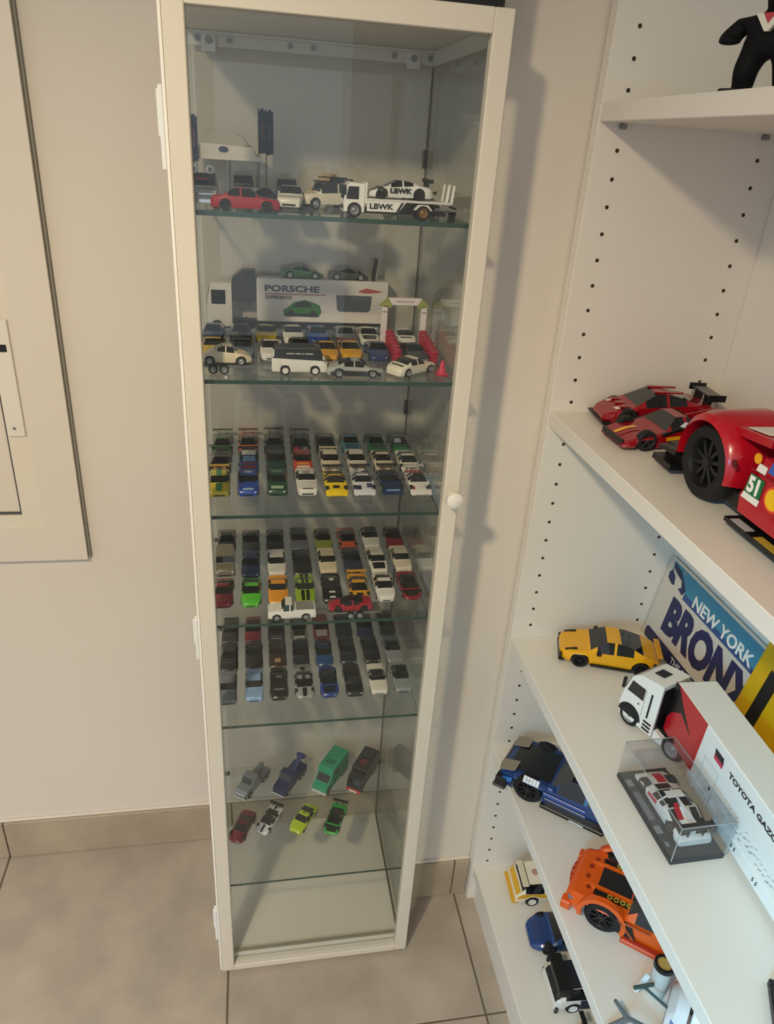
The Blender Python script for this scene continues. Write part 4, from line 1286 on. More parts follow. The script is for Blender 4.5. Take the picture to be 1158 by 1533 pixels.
for sg in (1, -1):
    dr = MB()
    dr.prism([(-.066, .022), (-.070, .040), (-.052, .064), (-.050, .0850), (.082, .0850), (.088, .050), (.078, .022)], sg * .0850, sg * (W51 / 2 - .003), 'x')
    d = put('door', dr, RED2, t, 0)
    xo = sg * (W51 / 2 - .0024)
    put('door_crease', MB().prism([(-.062, .0690), (.086, .0705), (.086, .0718), (-.062, .0702)], xo, xo + sg * .0012, 'x'), paint('#8c0c1a'), t, 0)
    put('side_vent', MB().prism([(-.052, .0855), (-.030, .0960), (.060, .0960), (.078, .0855)], sg * .070, sg * (W51 / 2 - .012), 'x'), MATTE, t, 0)
    rz = (PI / 2, 0, PI / 2 * sg)
    put('number_panel', MB().prism([(-.0640, .0440), (-.0610, .0650), (-.0400, .0650), (-.0410, .0440)], xo, xo + sg * .0008, 'x'), mat('#0f6b3c', .4, key='number_green'), t, 0)
    put('number_edge', MB().prism([(-.0660, .0385), (-.0635, .0450), (-.0400, .0450), (-.0410, .0385)], xo, xo + sg * .0009, 'x'), mat('#eeeae2', .4, key='sticker_white'), t, 0)
    text('51', .0215, mat('#f4f2ec', .4, key='number_white'), t, (xo + sg * .0011, -.0515, .0545), rz, .88, bold=.0010)
    put('round_emblem', MB().prism(disc(.0125, 22), xo, xo + sg * .0008, 'x', 0, Matrix.Translation((0, -.0230, .0540))), mat('#e8452a', .4, key='emblem_orange'), t, 0)
    put('round_emblem', MB().prism(disc(.0100, 22), xo + sg * .0008, xo + sg * .0013, 'x', 0, Matrix.Translation((0, -.0230, .0540))), mat('#f3c21c', .4, key='emblem_yellow'), t, 0)
    put('sticker', MB().prism([(-.0400, .0745), (-.0370, .0850), (.0600, .0850), (.0600, .0745)], xo, xo + sg * .0008, 'x'), mat('#3a62b8', .4, key='sticker_blue'), t, 0)
    put('sticker', MB().prism([(-.0560, .0690), (-.0535, .0780), (-.0420, .0780), (-.0430, .0690)], xo, xo + sg * .0009, 'x'), mat('#eeeae2', .4, key='sticker_white'), t, 0)
    put('round_emblem', MB().prism(disc(.0050, 16), xo, xo + sg * .0009, 'x', 0, Matrix.Translation((0, -.0580, .0810))), mat('#f0a51c', .4, key='emblem_amber'), t, 0)
    put('side_skirt', MB().prism([(-.074, .008), (-.074, .0125), (.095, .0125), (.095, .008)], sg * .070, sg * (W51 / 2 + .003), 'x'), BLACK, t, 0)
    put('skirt_sticker', MB().span((sg * (W51 / 2 - .008), -.066, .0126), (sg * (W51 / 2 + .002), -.040, .0130)), mat('#b9b6ba', .4, key='sticker_grey'), t, 0)
    put('skirt_sticker', MB().span((sg * (W51 / 2 - .008), -.028, .0126), (sg * (W51 / 2 + .002), .010, .0130)), mat('#c2a23c', .4, key='sticker_gold'), t, 0)
    put('dive_plane', MB().prism([(-.2320, .024), (-.2320, .0275), (-.1950, .0330), (-.1950, .0270)], sg * .046, sg * (W51 / 2 - .006), 'x').span((sg * .046, -.236, .008), (sg * (W51 / 2 - .004), -.196, .0150)), BLACK, t, 0)
    put('headlamp', MB().prism([(-.222, .052), (-.214, .060), (-.190, .068), (-.196, .058)], sg * .047, sg * .078, 'x'), mat('#c9ced2', .15, key='lamp_silver'), t, 0)
    put('fender_hole', MB().prism(disc(.0042, 16), sg * (W51 / 2 - .0006), sg * (W51 / 2 + .0004), 'x', 0, Matrix.Translation((0, -.0855, .0640))), paint('#5e0710'), t, 0)
    put('wing_post', MB().span((sg * .040 - .003, .190, .085), (sg * .040 + .003, .210, .128)), BLACK, t, 0)
put('rear_wing', MB().span((-.098, .185, .126), (.098, .235, .132), 0, .001), BLACK, t, 0)

# ------------------------------------------------------------------ bookcase: third shelf
t = make_car('model_car', 'sports', (.1560, .0690, .0470), paint('#e8a90c', .3), (.6830, -.2830, SB), -1.918,
             'yellow brick-built coupe with black windows in front of the licence plate', 'model car', smooth=20, spokes=6, rim=DRIM, tyre=RUB, lights=False)
put('splitter', MB().span((-.0300, -.0790, .0050), (.0300, -.0700, .0085), 0, .001).span((-.0300, -.0785, .0110), (-.0160, -.0750, .0170)).span((.0160, -.0785, .0110), (.0300, -.0750, .0170)), BLACK, t, 0)
for sg in (1, -1):
    put('side_sill', MB().span((sg * .0345, -.030, .0060), (sg * .0290, .034, .0095)), BLACK, t, 0)
for sg in (1, -1):
    put('headlight', MB().prism([(-.070, .0235), (-.052, .0285), (-.054, .0300), (-.071, .0250)], sg * .0225, sg * .0262, 'x'), BLACK, t, 0)
    put('mirror', MB().span((sg * .0320, -.0240, .0290), (sg * .0390, -.0170, .0345), 0, .001), BLACK, t, 0)
put('tail_wing', MB().span((-.026, .0690, .0335), (.026, .0775, .0360), 0, .001), paint('#d99a08', .3), t, 0)

t = thing('model_truck', 'white semi-trailer truck with red and black swept trailer front on the third bookcase shelf', 'model truck', (.7040, -.4700, SB), -.047)
tw2 = mat('#e6e6e2', .32, key='truck_gloss_white')
tc = bpy.data.objects.new('cab', None)   # turned against the trailer
bm = MB()
bm.prism([(-.0520, .0100), (-.0550, .0300), (-.0520, .0520), (-.0440, .0800), (-.0330, .0900), (.0000, .0960), (.0060, .0960), (.0060, .0100)], -.0265, .0265, 'x')
cabo = put('cab', bm, tw2, t, 22, (-.0205, .0185, 0), (0, 0, PI + .42))
CH = {}


def cabp(name, mb, m, smooth=0):
    o = put(name, mb, m, cabo, smooth)
    return o


cabp('windscreen', MB().prism([(-.0535, .0540), (-.0455, .0780), (-.0462, .0784), (-.0542, .0544)], -.0235, .0235, 'x'), TINT)
cabp('roof_hatch', MB().prism([(-.0250, .0923), (-.0090, .0952), (-.0090, .0958), (-.0250, .0930)], -.0085, .0085, 'x'), BLACK)
cabp('roof_line', MB().prism([(-.0415, .0830), (-.0400, .0844), (-.0400, .0852), (-.0415, .0838)], -.0230, .0230, 'x'), mat('#8f8f8c', .5, key='seam_grey'))
for sg in (1, -1):
    cabp('side_window', MB().prism([(-.0470, .0540), (-.0420, .0740), (-.0190, .0740), (-.0190, .0540)], sg * .0264, sg * .0268, 'x'), TINT)
    cabp('door_seam', MB().span((sg * .0264, -.0175, .0300), (sg * .0268, -.0168, .0740)), mat('#8f8f8c', .5, key='seam_grey'))
    cabp('air_grille', MB().span((sg * .0264, -.0090, .0330), (sg * .0269, -.0060, .0740)), BLACK)
    cabp('wheel_arch', MB().prism([(-.0350 + .0195 * math.cos(PI * i / 12), .0165 + .0195 * math.sin(PI * i / 12)) for i in range(13)], sg * .0262, sg * .0270, 'x'), MATTE)
    cabp('door_handle', MB().span((sg * .0264, -.0260, .0440), (sg * .0272, -.0235, .0460)), BLACK)
    cabp('step', MB().span((sg * .0250, -.0110, .0130), (sg * .0272, .0020, .0160)).span((sg * .0250, -.0110, .0190), (sg * .0272, .0020, .0220)).span((sg * .0250, -.0110, .0250), (sg * .0272, .0020, .0280)), BLACK)
    cabp('mirror', MB().span((sg * .0275, -.0540, .0560), (sg * .0330, -.0500, .0740), 0, .001), BLACK)
    wm = cached(('mtw',), lambda: wheel_mb(.0165, .0120, 0, 28).mesh('wheel', smooth=35))
    link('wheel', wm, [RUB, RIM], cabo, (sg * .0215, -.0350, .0165), (0, 0, 0 if sg > 0 else PI))
    link('wheel', wm, [RUB, RIM], cabo, (sg * .0215, .0400, .0165), (0, 0, 0 if sg > 0 else PI))
    cabp('chassis_skirt', MB().prism([(.0080, .0090), (.0080, .0240), (.0240, .0200), (.0240, .0090)], sg * .0190, sg * .0262, 'x'), tw2)
cabp('front_grille', MB().span((-.0215, -.0556, .0140), (.0215, -.0540, .0280)), BLACK)
cabp('chassis', MB().span((-.0130, .0060, .0110), (.0130, .0600, .0200), 0, .001), BLACK)
cabp('rear_wall', MB().span((-.0240, .0062, .0200), (.0240, .0075, .0900)), BLACK)
tl_ = MB()
tl_.span((-.0280, -.4200, .0270), (.0280, .0000, .1085), 0, .0015)
tr = put('trailer', tl_, tw2, t, 0)
XS = -.0282
put('side_skirt', MB().span((-.0280, -.4000, .0090), (.0280, -.0700, .0268), 0, .0008), tw2, t, 0)
put('red_panel', MB().prism([(.0002, .0270), (.0002, .1083), (-.0800, .1083), (-.0760, .0270)], XS - .0003, XS + .0004, 'x'), paint('#b8101e', .35), t, 0)
put('black_sweep', MB().prism([(.0004, .1084), (-.0080, .1084), (-.0240, .0920), (-.0560, .0660), (-.0270, .0780), (-.0080, .0640), (.0004, .0480)], XS - .0006, XS - .0002, 'x'), BLACK, t, 0)
put('front_wall', MB().span((-.0275, .0001, .0280), (.0275, .0008, .1070)), BLACK, t, 0)
RS = (PI / 2, 0, -PI / 2)
text('TOYOTA GAZOO', .0098, mat('#26262a', .5, key='letter_black'), t, (XS - .0004, -.1920, .0880), RS, 1.32, bold=.0003)
put('emblem', MB().prism([(-.1080, .0880), (-.1060, .0960), (-.1240, .0960), (-.1260, .0880)], XS - .0006, XS - .0002, 'x'), mat('#2a2a30', .5, key='emblem_black'), t, 0)
put('emblem', MB().prism([(-.1080, .0820), (-.1076, .0880), (-.1260, .0880), (-.1260, .0820)], XS - .0007, XS - .0003, 'x'), mat('#c43a52', .5, key='emblem_pink'), t, 0)
seam = mat('#b9bcbe', .5, key='seam_pale')
dm = MB()
dm.prism([(-.0920, .0120), (-.0920, .0700), (-.0927, .0700), (-.0927, .0120)], XS - .0004, XS, 'x')
dm.prism([(-.1230, .0120), (-.1230, .0700), (-.1237, .0700), (-.1237, .0120)], XS - .0004, XS, 'x')
dm.prism([(-.0920, .0694), (-.0920, .0700), (-.1230, .0700), (-.1230, .0694)], XS - .0004, XS, 'x')
put('door_seam', dm, seam, t, 0)
put('door_handle', MB().span((XS - .0012, -.1190, .0390), (XS, -.1160, .0430)), BLACK, t, 0)
sk = MB()
for i in range(16):
    a = -.150 - .0068 * i
    h = .034 + .012 * random.random()
    sk.prism([(a, h), (a - .0055, h + .004 * random.random()), (a - .0050, h + .001), (a - .0005, h - .0012)], XS - .0004, XS, 'x')
    sk.prism([(a, h + .008), (a - .0040, h + .010), (a - .0040, h + .0094), (a, h + .0074)], XS - .0004, XS, 'x')
put('line_drawing', sk, mat('#9aa0a4', .5, key='drawing_grey'), t, 0)
for a in (-.178, -.184, -.222, -.228):
    put('side_mark', MB().prism([(a, .0150), (a - .0020, .0170), (a - .0004, .0190), (a - .0022, .0212), (a - .0034, .0206), (a - .0016, .0188), (a - .0034, .0170), (a - .0014, .0146)], XS - .0005, XS, 'x'), mat('#4a4c50', .5, key='mark_grey'), t, 0)
for y in (-.300, -.335, -.370):
    for sg in (1, -1):
        link('wheel', MESH[('mtw',)], [RUB, RIM], t, (sg * .0220, y, .0165), (0, 0, 0 if sg > 0 else PI))

t = thing('display_case', 'clear display case with a black base holding a white and red racing car', 'display case', (.6245, -.5850, SB), .02)
put('base', MB().span((-.0345, -.0670, 0), (.0345, .0670, .0070), 0, .0008), mat('#2b2e33', .35, key='case_base'), t, 0)
cv = MB()
hh = .0600
for a, b in (((-.0345, -.0670, .0071), (.0345, -.0655, hh)), ((-.0345, .0655, .0071), (.0345, .0670, hh)), ((-.0345, -.0654, .0071), (-.0330, .0654, hh)), ((.0330, -.0654, .0071), (.0345, .0654, hh)), ((-.0329, -.0654, hh - .0015), (.0329, .0654, hh))):
    cv.span(a, b)
put('cover', cv, CASE_G, t, 0)
put('cover_edge', MB().span((-.0347, -.0672, hh - .0008), (.0347, -.0664, hh)).span((-.0347, .0664, hh - .0008), (.0347, .0672, hh)).span((-.0347, -.0672, hh - .0008), (-.0340, .0672, hh)).span((.0340, -.0672, hh - .0008), (.0347, .0672, hh)).span((-.0347, -.0672, .0071), (-.0340, -.0665, hh)).span((.0340, -.0672, .0071), (.0347, -.0665, hh)), mat('#a9afb4', .2, key='acrylic_edge'), t, 0)
pl = MB()
pl.span((-.0305, -.0100, .0070), (-.0225, .0330, .0074))
put('name_plate', pl, mat('#6f757c', .35, key='plate_grey'), t, 0)
put('badge', MB().span((-.0310, .0420, .0070), (-.0230, .0530, .0074)).span((-.0310, -.0300, .0070), (-.0230, -.0190, .0074)).span((-.0290, -.0480, .0070), (-.0250, -.0420, .0074)), mat('#8a9096', .35, key='badge_grey'), t, 0)
make_car('model_car', 'lmp', (.1080, .0440, .0260), '#e9e6e2', (.6280, -.5830, SB + .0072), PI + .02, 'white, red and black prototype racer inside the clear display case', 'model car',
         wing=(.965, 1.12, .10), patches=[(.05, .22, -.55, .1, '#c01a2c'), (.10, .24, .55, .98, '#191a1e'), (.10, .24, -.98, -.62, '#2a2b30'), (.24, .33, -.5, .5, '#1b1c20'),
                                          (.60, .78, .15, .55, '#b8172a'), (.66, .95, .55, .98, '#15161a'), (.66, .95, -.98, -.5, '#15161a'), (.78, .95, -.45, -.1, '#1b1c20')],
         sides=[(.32, .5, .2, .9, '#c7364a')], spokes=0, rim=mat('#2b2c30', .4, key='rim_dark2'))
put('engine_fin', MB().prism([(-.010, .0250), (.048, .0140), (.050, .0290), (.030, .0300)], -.0008, .0008, 'x', 0, None), mat('#efece8', .35, key='fin_white'),
    bpy.context.scene.objects[[o.name for o in SC.objects if o.get('label', '').startswith('white, red and black prototype')][0]], 0)

# licence plates leaning on the back panel
LEAN = math.atan2(.797 - .777, .153)
t = thing('licence_plate', 'white and blue licence plate reading NEW YORK and BRONX, leaning behind the truck', 'licence plate', (.7770, -.2195, SB))
t.rotation_euler = (0, LEAN, 0)
PH, PL = .1550, .3050


def plate_pts(w, h, r):
    return [(x - w / 2, z) for x, z in rounded(w, h, r, 5)]


def pp(y0, y1, z0, z1, x0=-.0016, x1=-.0011):
    return MB().span((x0, -y1, z0), (x1, -y0, z1))


yc, zc = -PL / 2, PH / 2
put('plate', MB().prism([(yc + a, zc + b) for a, b in rounded(PL, PH, .008, 5)], -.0010, .0002, 'x'), mat('#c9c3b9', .4, key='plate_white'), t, 0)
put('plate_rim', MB().prism([(yc + a, zc + b) for a, b in rounded(PL, PH, .008, 5)], .0002, .0010, 'x'), mat('#9c9a94', .4, key='plate_rim'), t, 0)
bl = mat('#35829f', .4, key='plate_sky')
nvp = mat('#1c2452', .4, key='plate_navy')
put('sky_band', MB().prism([(-.012, .1290), (-.012, .1500), (-.300, .1500), (-.300, .1140), (-.060, .1180)], -.0013, -.0010, 'x'), bl, t, 0)
put('sky_band', MB().prism([(-.060, .1080), (-.060, .1185), (-.298, .1145), (-.298, .1060)], -.00135, -.0011, 'x'), mat('#2a4a80', .4, key='plate_blue'), t, 0)
put('hills', MB().prism([(-.008, .1270), (-.016, .1400), (-.010, .1480), (-.034, .1440), (-.050, .1330), (-.060, .1230), (-.056, .1120), (-.034, .1180), (-.024, .1130), (-.010, .1180)], -.0016, -.0012, 'x'), nvp, t, 0)
put('waterfall', MB().prism([(-.014, .1390), (-.030, .1340), (-.044, .1310), (-.048, .1210), (-.038, .1140), (-.030, .1180), (-.026, .1290), (-.016, .1350)], -.0018, -.0014, 'x'), mat('#cfc6ba', .4, key='plate_cloud'), t, 0)
put('sun', MB().prism(disc(.007, 16, 1.0), -.0016, -.0012, 'x', 0, Matrix.Translation((0, -.273, .136))), mat('#d07a4a', .4, key='plate_sun'), t, 0)
put('skyline', MB().prism([(-.240, .1070), (-.240, .1130), (-.250, .1180), (-.262, .1140), (-.270, .1200), (-.280, .1160), (-.296, .1200), (-.296, .1060)], -.0016, -.0012, 'x'), nvp, t, 0)
put('bottom_band', MB().prism([(yc + a * 1.0, .0130 + b) for a, b in rounded(PL - .012, .0200, .006, 4)], -.0014, -.0010, 'x'), nvp, t, 0)
RP = (PI / 2, 0, -PI / 2)
text('NEW YORK', .0270, mat('#e8e6e0', .4, key='plate_letter_white'), t, (-.0017, -.1600, .1205), RP, 1.05, bold=.0006)
text('BRONX', .0800, nvp, t, (-.0014, -.1500, .0660), RP, .80, bold=.0042, depth=.0006)
text('THE EMPIRE STATE', .0150, mat('#c9c9d0', .4, key='plate_letter_pale'), t, (-.0017, -.1525, .0128), RP, 1.0, bold=.0002)
for y in (-.045, -.260):
    put('bolt_hole', MB().prism(disc(.0030, 12), -.0019, -.0009, 'x', 0, Matrix.Translation((0, y, .1470))), mat('#8b8d8f', .5, key='hole_grey'), t, 0)
t = thing('licence_plate', 'yellow licence plate with a black figure 1 overlapping the BRONX plate', 'licence plate', (.7530, -.4760, SB))
t.rotation_euler = (0, LEAN * 1.5, 0)
put('plate', MB().prism([(-.26 + a, .089 + b) for a, b in rounded(.52, .178, .004, 5)], -.0010, .0008, 'x'), mat('#cba00f', .35, key='plate_yellow'), t, 0)
text('1', .1600, mat('#141416', .4, key='plate_black'), t, (-.0013, -.0340, .0830), RP, .80, bold=.0042, depth=.0005)

# ------------------------------------------------------------------ bookcase: fourth shelf, blue and orange racers
WL = -2.278
DKB = paint('#16356e', .3)
t = make_car('model_car', 'racer', (.3000, .1200, .0830), paint('#12366e', .3), (.6500, -.3510, SD), WL,
             'large blue and black brick-built racing car with white fender lettering', 'model car', smooth=20, spokes=8, rim=DRIM, tyre=RUB, hood='#101114', roof='#121318', lights=False, grille=False,
             sides=[(.34, .70, -.7, -.05, '#0f1014')])
had = set(t.children)
put('splitter', MB().span((-.0640, -.1340, .0050), (.0640, -.1080, .0110), 0, .002), BLACK, t, 0)
GMESH = mat('#8f877b', .5, .1, key='grey_grille')
for sg in (1, -1):
    put('bumper_corner', MB().span((sg * .0440, -.1300, .0110), (sg * .0640, -.1080, .0330), 0, .002), MATTE, t, 0)
for i in range(7):
    put('grille_slat', MB().span((-.040, -.1300, .0160 + .0042 * i), (.040, -.1275, .0182 + .0042 * i)), GMESH, t, 0)
for sg in (1, -1):
    put('headlamp_panel', MB().prism([(-.1260, .0440), (-.0980, .0540), (-.0960, .0560), (-.1270, .0470)], sg * .0230, sg * .0520, 'x'), GMESH, t, 0)
    put('fender_patch', MB().prism([(-.1180, .0340), (-.0980, .0420), (-.0980, .0300), (-.1180, .0240)], sg * .0575, sg * .0595, 'x'), paint('#2f6fc0', .3), t, 0)
    text('DUNLOP'[:0] or 'IIIII', .0160, mat('#dfe3e8', .4, key='fender_white'), t, (sg * .0600, -.0600, .0545), (PI / 2 - .5, 0, PI / 2 * sg), 1.6, name='fender_mark', bold=.0010)
    put('skirt', MB().span((sg * .0530, -.0350, .0060), (sg * .0640, .0880, .0140), 0, .001), BLACK, t, 0)
    put('skirt_mark', MB().span((sg * .0641, .0240, .0075), (sg * .0645, .0520, .0105)), mat('#d7dade', .4, key='skirt_white'), t, 0)
    put('door_rib', MB().span((sg * .0595, -.0300, .0260), (sg * .0625, .0520, .0330), 0, .001), DKB, t, 0)
    put('door_rib', MB().span((sg * .0590, -.0340, .0360), (sg * .0615, .0500, .0440), 0, .001), paint('#1f4a98', .3), t, 0)
    put('mirror', MB().span((sg * .0540, -.0260, .0560), (sg * .0660, -.0160, .0640), 0, .001), paint('#1a4a96', .3), t, 0)
for o in set(t.children) - had:
    o.location.y -= .022
ORG = paint('#dd5708', .35)
t.scale = (.85, .85, .85)
t = make_car('model_car', 'racer_b', (.2800, .1200, .0800), ORG, (.6720, -.5720, SD), WL + .02,
             'large orange brick-built sports car with black bonnet vents below the truck shelf', 'model car', smooth=20, spokes=8, rim=DRIM, tyre=RUB, lights=False, grille=False, roof='#c44a06')
had = set(t.children)
put('bonnet_vent', MB().prism([(-.0850, .0492), (-.0180, .0530), (-.0180, .0545), (-.0850, .0508)], -.0200, .0200, 'x'), MATTE, t, 0)
for sg in (1, -1):
    put('bonnet_ridge', MB().prism([(-.1080, .0470), (-.0160, .0520), (-.0160, .0565), (-.0900, .0530)], sg * .0215, sg * .0265, 'x'), paint('#e2600c', .35), t, 0)
    put('vent_strip', MB().prism([(-.0880, .0492), (-.0240, .0520), (-.0240, .0532), (-.0880, .0506)], sg * .0280, sg * .0390, 'x'), BLACK, t, 0)
    for i in range(4):
        put('pin_ring', MB().lathe([(.0, .0026), (.0016, .0026), (.0016, .0044), (.0, .0044), (.0, .0026)], 14, 0, Matrix.Translation((sg * .0335, -.0620 + .0105 * i, .0520 + .0005 * i)), 'z'), mat('#b9a23c', .4, key='ring_tan'), t, 0)
    put('fender_arch', MB().prism([(-.0653 + r * math.cos(a), .0287 + r * math.sin(a)) for r, a in [(.0325, math.radians(200 - 220 * i / 14)) for i in range(15)] + [(.0400, math.radians(-20 + 220 * i / 14)) for i in range(15)]], sg * .0520, sg * .0625, 'x'), ORG, t, 30)
    put('head_lamp', MB().span((sg * .0400, -.1240, .0280), (sg * .0540, -.1130, .0370), 0, .002), mat('#6b6470', .2, key='lamp_dark'), t, 0)
    put('bumper_block', MB().span((sg * .0420, -.1320, .0080), (sg * .0600, -.1160, .0260), 0, .002), ORG, t, 0)
    put('door_gap', MB().prism([(-.0440, .0180), (-.0440, .0500), (-.0200, .0480), (-.0080, .0180)], sg * .0588, sg * .0612, 'x'), MATTE, t, 0)
    put('door_brace', MB().prism([(-.0400, .0460), (-.0370, .0480), (-.0100, .0200), (-.0130, .0180)], sg * .0600, sg * .0625, 'x').prism([(-.0400, .0440), (-.0400, .0480), (.0100, .0500), (.0100, .0465)], sg * .0600, sg * .0622, 'x'), paint('#a84818', .4), t, 0)
    put('side_skirt', MB().span((sg * .0500, -.0300, .0060), (sg * .0670, .0780, .0150), 0, .002), paint('#c9450c', .35), t, 0)
    put('skirt_rail', MB().span((sg * .0600, -.0260, .0150), (sg * .0630, .0760, .0185)), paint('#a02312', .4), t, 0)
for i in range(9):
    a = math.radians(-44 + 11 * i)
    put('bumper_rib', MB().box((0, 0, 0), (.0105, .006, .010), 0, .001, Matrix.Translation((.064 * math.sin(a), -.074 - .056 * math.cos(a), .0330)) @ Matrix.Rotation(a, 4, 'Z')), paint('#b53a10', .4), t, 0)
for i, (px_, py_) in enumerate(((-.030, -.098), (-.012, -.104), (.010, -.104), (.030, -.098), (-.040, -.070), (.040, -.070))):
    put('pin', MB().cyl((px_, py_, .040), (px_, py_, .0500), .0040, n=12), paint('#8f2a10', .4), t)

for o in set(t.children) - had:
    o.location.y -= .012
t.scale = (.85, .85, .85)
t = thing('model_vehicle', 'white and grey brick-built vehicle with dark T-shaped struts near the shelf front', 'model vehicle', (.6480, -.7420, SD), WL)
BXC = -.030
wb = mat('#d9e0e6', .35, key='vehicle_white')
bd = MB()
rows = []
n = 12
for i in range(n + 1):
    a = PI * i / n
    rows.append([(BXC - .038 * math.cos(a), y, .012 + h * math.sin(a)) for y, h in ((-.052, .018), (-.044, .034), (-.022, .046), (.010, .050), (.070, .046))])
vs = [p for r in rows for p in r]
bd.add(vs, [(i * 5 + j, i * 5 + j + 1, (i + 1) * 5 + j + 1, (i + 1) * 5 + j) for i in range(n) for j in range(4)])
bd.add([r[0] for r in rows], [tuple(range(n + 1))])
bd.add([r[4] for r in rows], [tuple(range(n + 1))])
put('body', bd, wb, t, 35)
sh_ = MB()
for i in range(n):
    a0, a1 = PI * i / n, PI * (i + 1) / n
    for y, h, dy in ((-.030, .0425, .004),):
        sh_.add([(BXC - .039 * math.cos(a0), y, .013 + h * math.sin(a0)), (BXC - .039 * math.cos(a1), y, .013 + h * math.sin(a1)),
                 (BXC - .039 * math.cos(a1), y + dy, .0135 + h * 1.02 * math.sin(a1)), (BXC - .039 * math.cos(a0), y + dy, .0135 + h * 1.02 * math.sin(a0))], [(0, 1, 2, 3)])
put('edge_band', sh_, BLACK, t, 0)
put('opening', MB().prism(rounded(.018, .014, .004), .0590, .0625, 'z', 0, Matrix.Translation((BXC + .006, -.004, 0))), BLACK, t, 0)
put('opening', MB().prism(rounded(.012, .010, .003), .0560, .0605, 'z', 0, Matrix.Translation((BXC - .010, -.014, 0))), BLACK, t, 0)
put('panel', MB().span((BXC - .005, .008, .0600), (BXC + .005, .060, .0640), 0, .001), mat('#aab4ba', .35, key='vehicle_grey'), t, 0)
put('number_patch', MB().box((BXC + .028, -.0440, .0290), (.012, .005, .010), 0, .001), mat('#7d92c8', .4, key='patch_blue'), t, 0)
put('turret', MB().cyl((-.052, -.069, 0), (-.052, -.069, .052), .0125, .0115, n=18), mat('#c2c4c0', .35, key='turret_white'), t)
put('turret_ring', MB().lathe([(.052, .0085), (.058, .0090), (.058, .0125), (.052, .0130), (.052, .0085)], 20, 0, Matrix.Translation((-.052, -.069, 0)), 'z'), BLACK, t)
put('turret_cap', MB().cyl((-.052, -.069, .052), (-.052, -.069, .0565), .0090, n=18), mat('#c8a860', .3, .3, key='brass_cap'), t)
put('fin', MB().prism([(-.094, .004), (-.088, .004), (-.080, .044), (-.086, .046)], .0 - .036, .0 - .0335, 'x'), wb, t, 0)
dg_ = mat('#5f6468', .45, key='strut_grey')
put('strut', MB().cyl((-.020, -.050, .026), (-.0285, -.084, .029), .0018, n=8).cyl((-.0200, -.094, .029), (-.0370, -.074, .031), .0026, n=8), mat('#3a4a48', .45, key='strut_dark'), t)
put('strut', MB().cyl((.004, -.040, .008), (.0150, -.092, .020), .0028, n=8).cyl((.0150, -.092, .020), (.0160, -.110, .040), .0032, .0024, n=8).cyl((.0145, -.090, .020), (.0300, -.110, .004), .0036, .0028, n=8), dg_, t)
put('base_plate', MB().span((BXC - .040, -.052, 0), (BXC + .040, .070, .012), 0, .002), mat('#8d9396', .4, key='vehicle_base'), t, 0)

# ------------------------------------------------------------------ bookcase: lowest shelf
L8 = (.1550, .0680, .0520)
t = make_car('model_car', 'hatch', L8, mat('#e6d9c0', .35, key='cream_brick'), (.6810, -.2830, SE_), PI / 2 - .08, 'yellow and white brick-built rally hatchback with dark red roof squares on the lowest bookcase shelf', 'model car',
             smooth=18, rim=mat('#ddd8ce', .3, key='rim_cream'), tyre=RUB, sides=[(.02, .98, .35, 1.0, '#d8a51c')], roof='#e8ddc8', lights=False, patches=[(.945, .99, -.98, .98, '#d8a51c')])
for x, y in ((-.0165, .010), (.0165, .010), (-.0165, -.008), (.0165, -.008)):
    put('roof_square', MB().box((x, y, .0530), (.012, .012, .0018), 0, .0004), paint('#6e1c28', .4), t, 0)
put('roof_emblem', MB().prism(disc(.0065, 18), .0524, .0532, 'z', 0, Matrix.Translation((0, .036, 0))), mat('#b98f80', .4, key='emblem_tan'), t, 0)
put('spoiler', MB().box((0, .0600, .0500), (.056, .012, .0035), 0, .001), mat('#ddd0b6', .4, key='spoiler_cream'), t, 0)
put('rear_lip', MB().box((0, .0780, .0120), (.066, .012, .0050), 0, .001), paint('#d8a51c'), t, 0)
make_car('model_car', 'super', (.1550, .0680, .0440), paint('#1c3f7c', .3), (.6820, -.3800, SE_), -PI / 2 - .10, 'dark blue brick-built supercar between the two rally cars on the lowest bookcase shelf', 'model car',
         smooth=18, rim=DRIM, tyre=RUB, roof='#152f60', lights=False, hood='#183668')
t = make_car('model_car', 'hatch', L8, mat('#dcd9d2', .35, key='white_brick'), (.6830, -.4760, SE_), PI / 2 - .05, 'white and navy brick-built rally car with a tall black rear wing', 'model car',
             smooth=18, rim=mat('#e2e0da', .3, key='rim_white2'), tyre=RUB, sides=[(.10, .72, -.5, 1.0, '#1a2038')], roof='#171a2a', lights=False, patches=[(.945, .99, -.98, .98, '#14151c')])
put('rear_wing', MB().box((0, .0640, .0600), (.064, .022, .0045), 0, .001).box((.030, .0640, .0520), (.004, .024, .016)).box((-.030, .0640, .0520), (.004, .024, .016)), BLACK, t, 0)
put('rear_deck', MB().box((0, .0640, .0430), (.050, .014, .0100), 0, .002), BLACK, t, 0)
for sg in (1, -1):
    put('mud_flap', MB().box((sg * .0300, .0740, .0120), (.010, .005, .014)), BLACK, t, 0)
t = make_car('model_car', 'super', (.1550, .0680, .0460), mat('#dedbd2', .35, key='white_brick2'), (.6880, -.5760, SE_), PI / 2 - .05, 'white brick-built car with a thin black wing, nearest one on the lowest bookcase shelf', 'model car',
             smooth=18, rim=DRIM, tyre=RUB, hood='#5a1c20', roof='#d9d6cc', lights=False, patches=[(.58, .80, -.9, -.3, '#17181c'), (.58, .80, .3, .9, '#17181c')])
put('rear_wing', MB().box((0, .0620, .0640), (.070, .008, .0030), 0, .0008).box((.022, .0600, .0560), (.003, .006, .016)).box((-.022, .0600, .0560), (.003, .006, .016)), BLACK, t, 0)

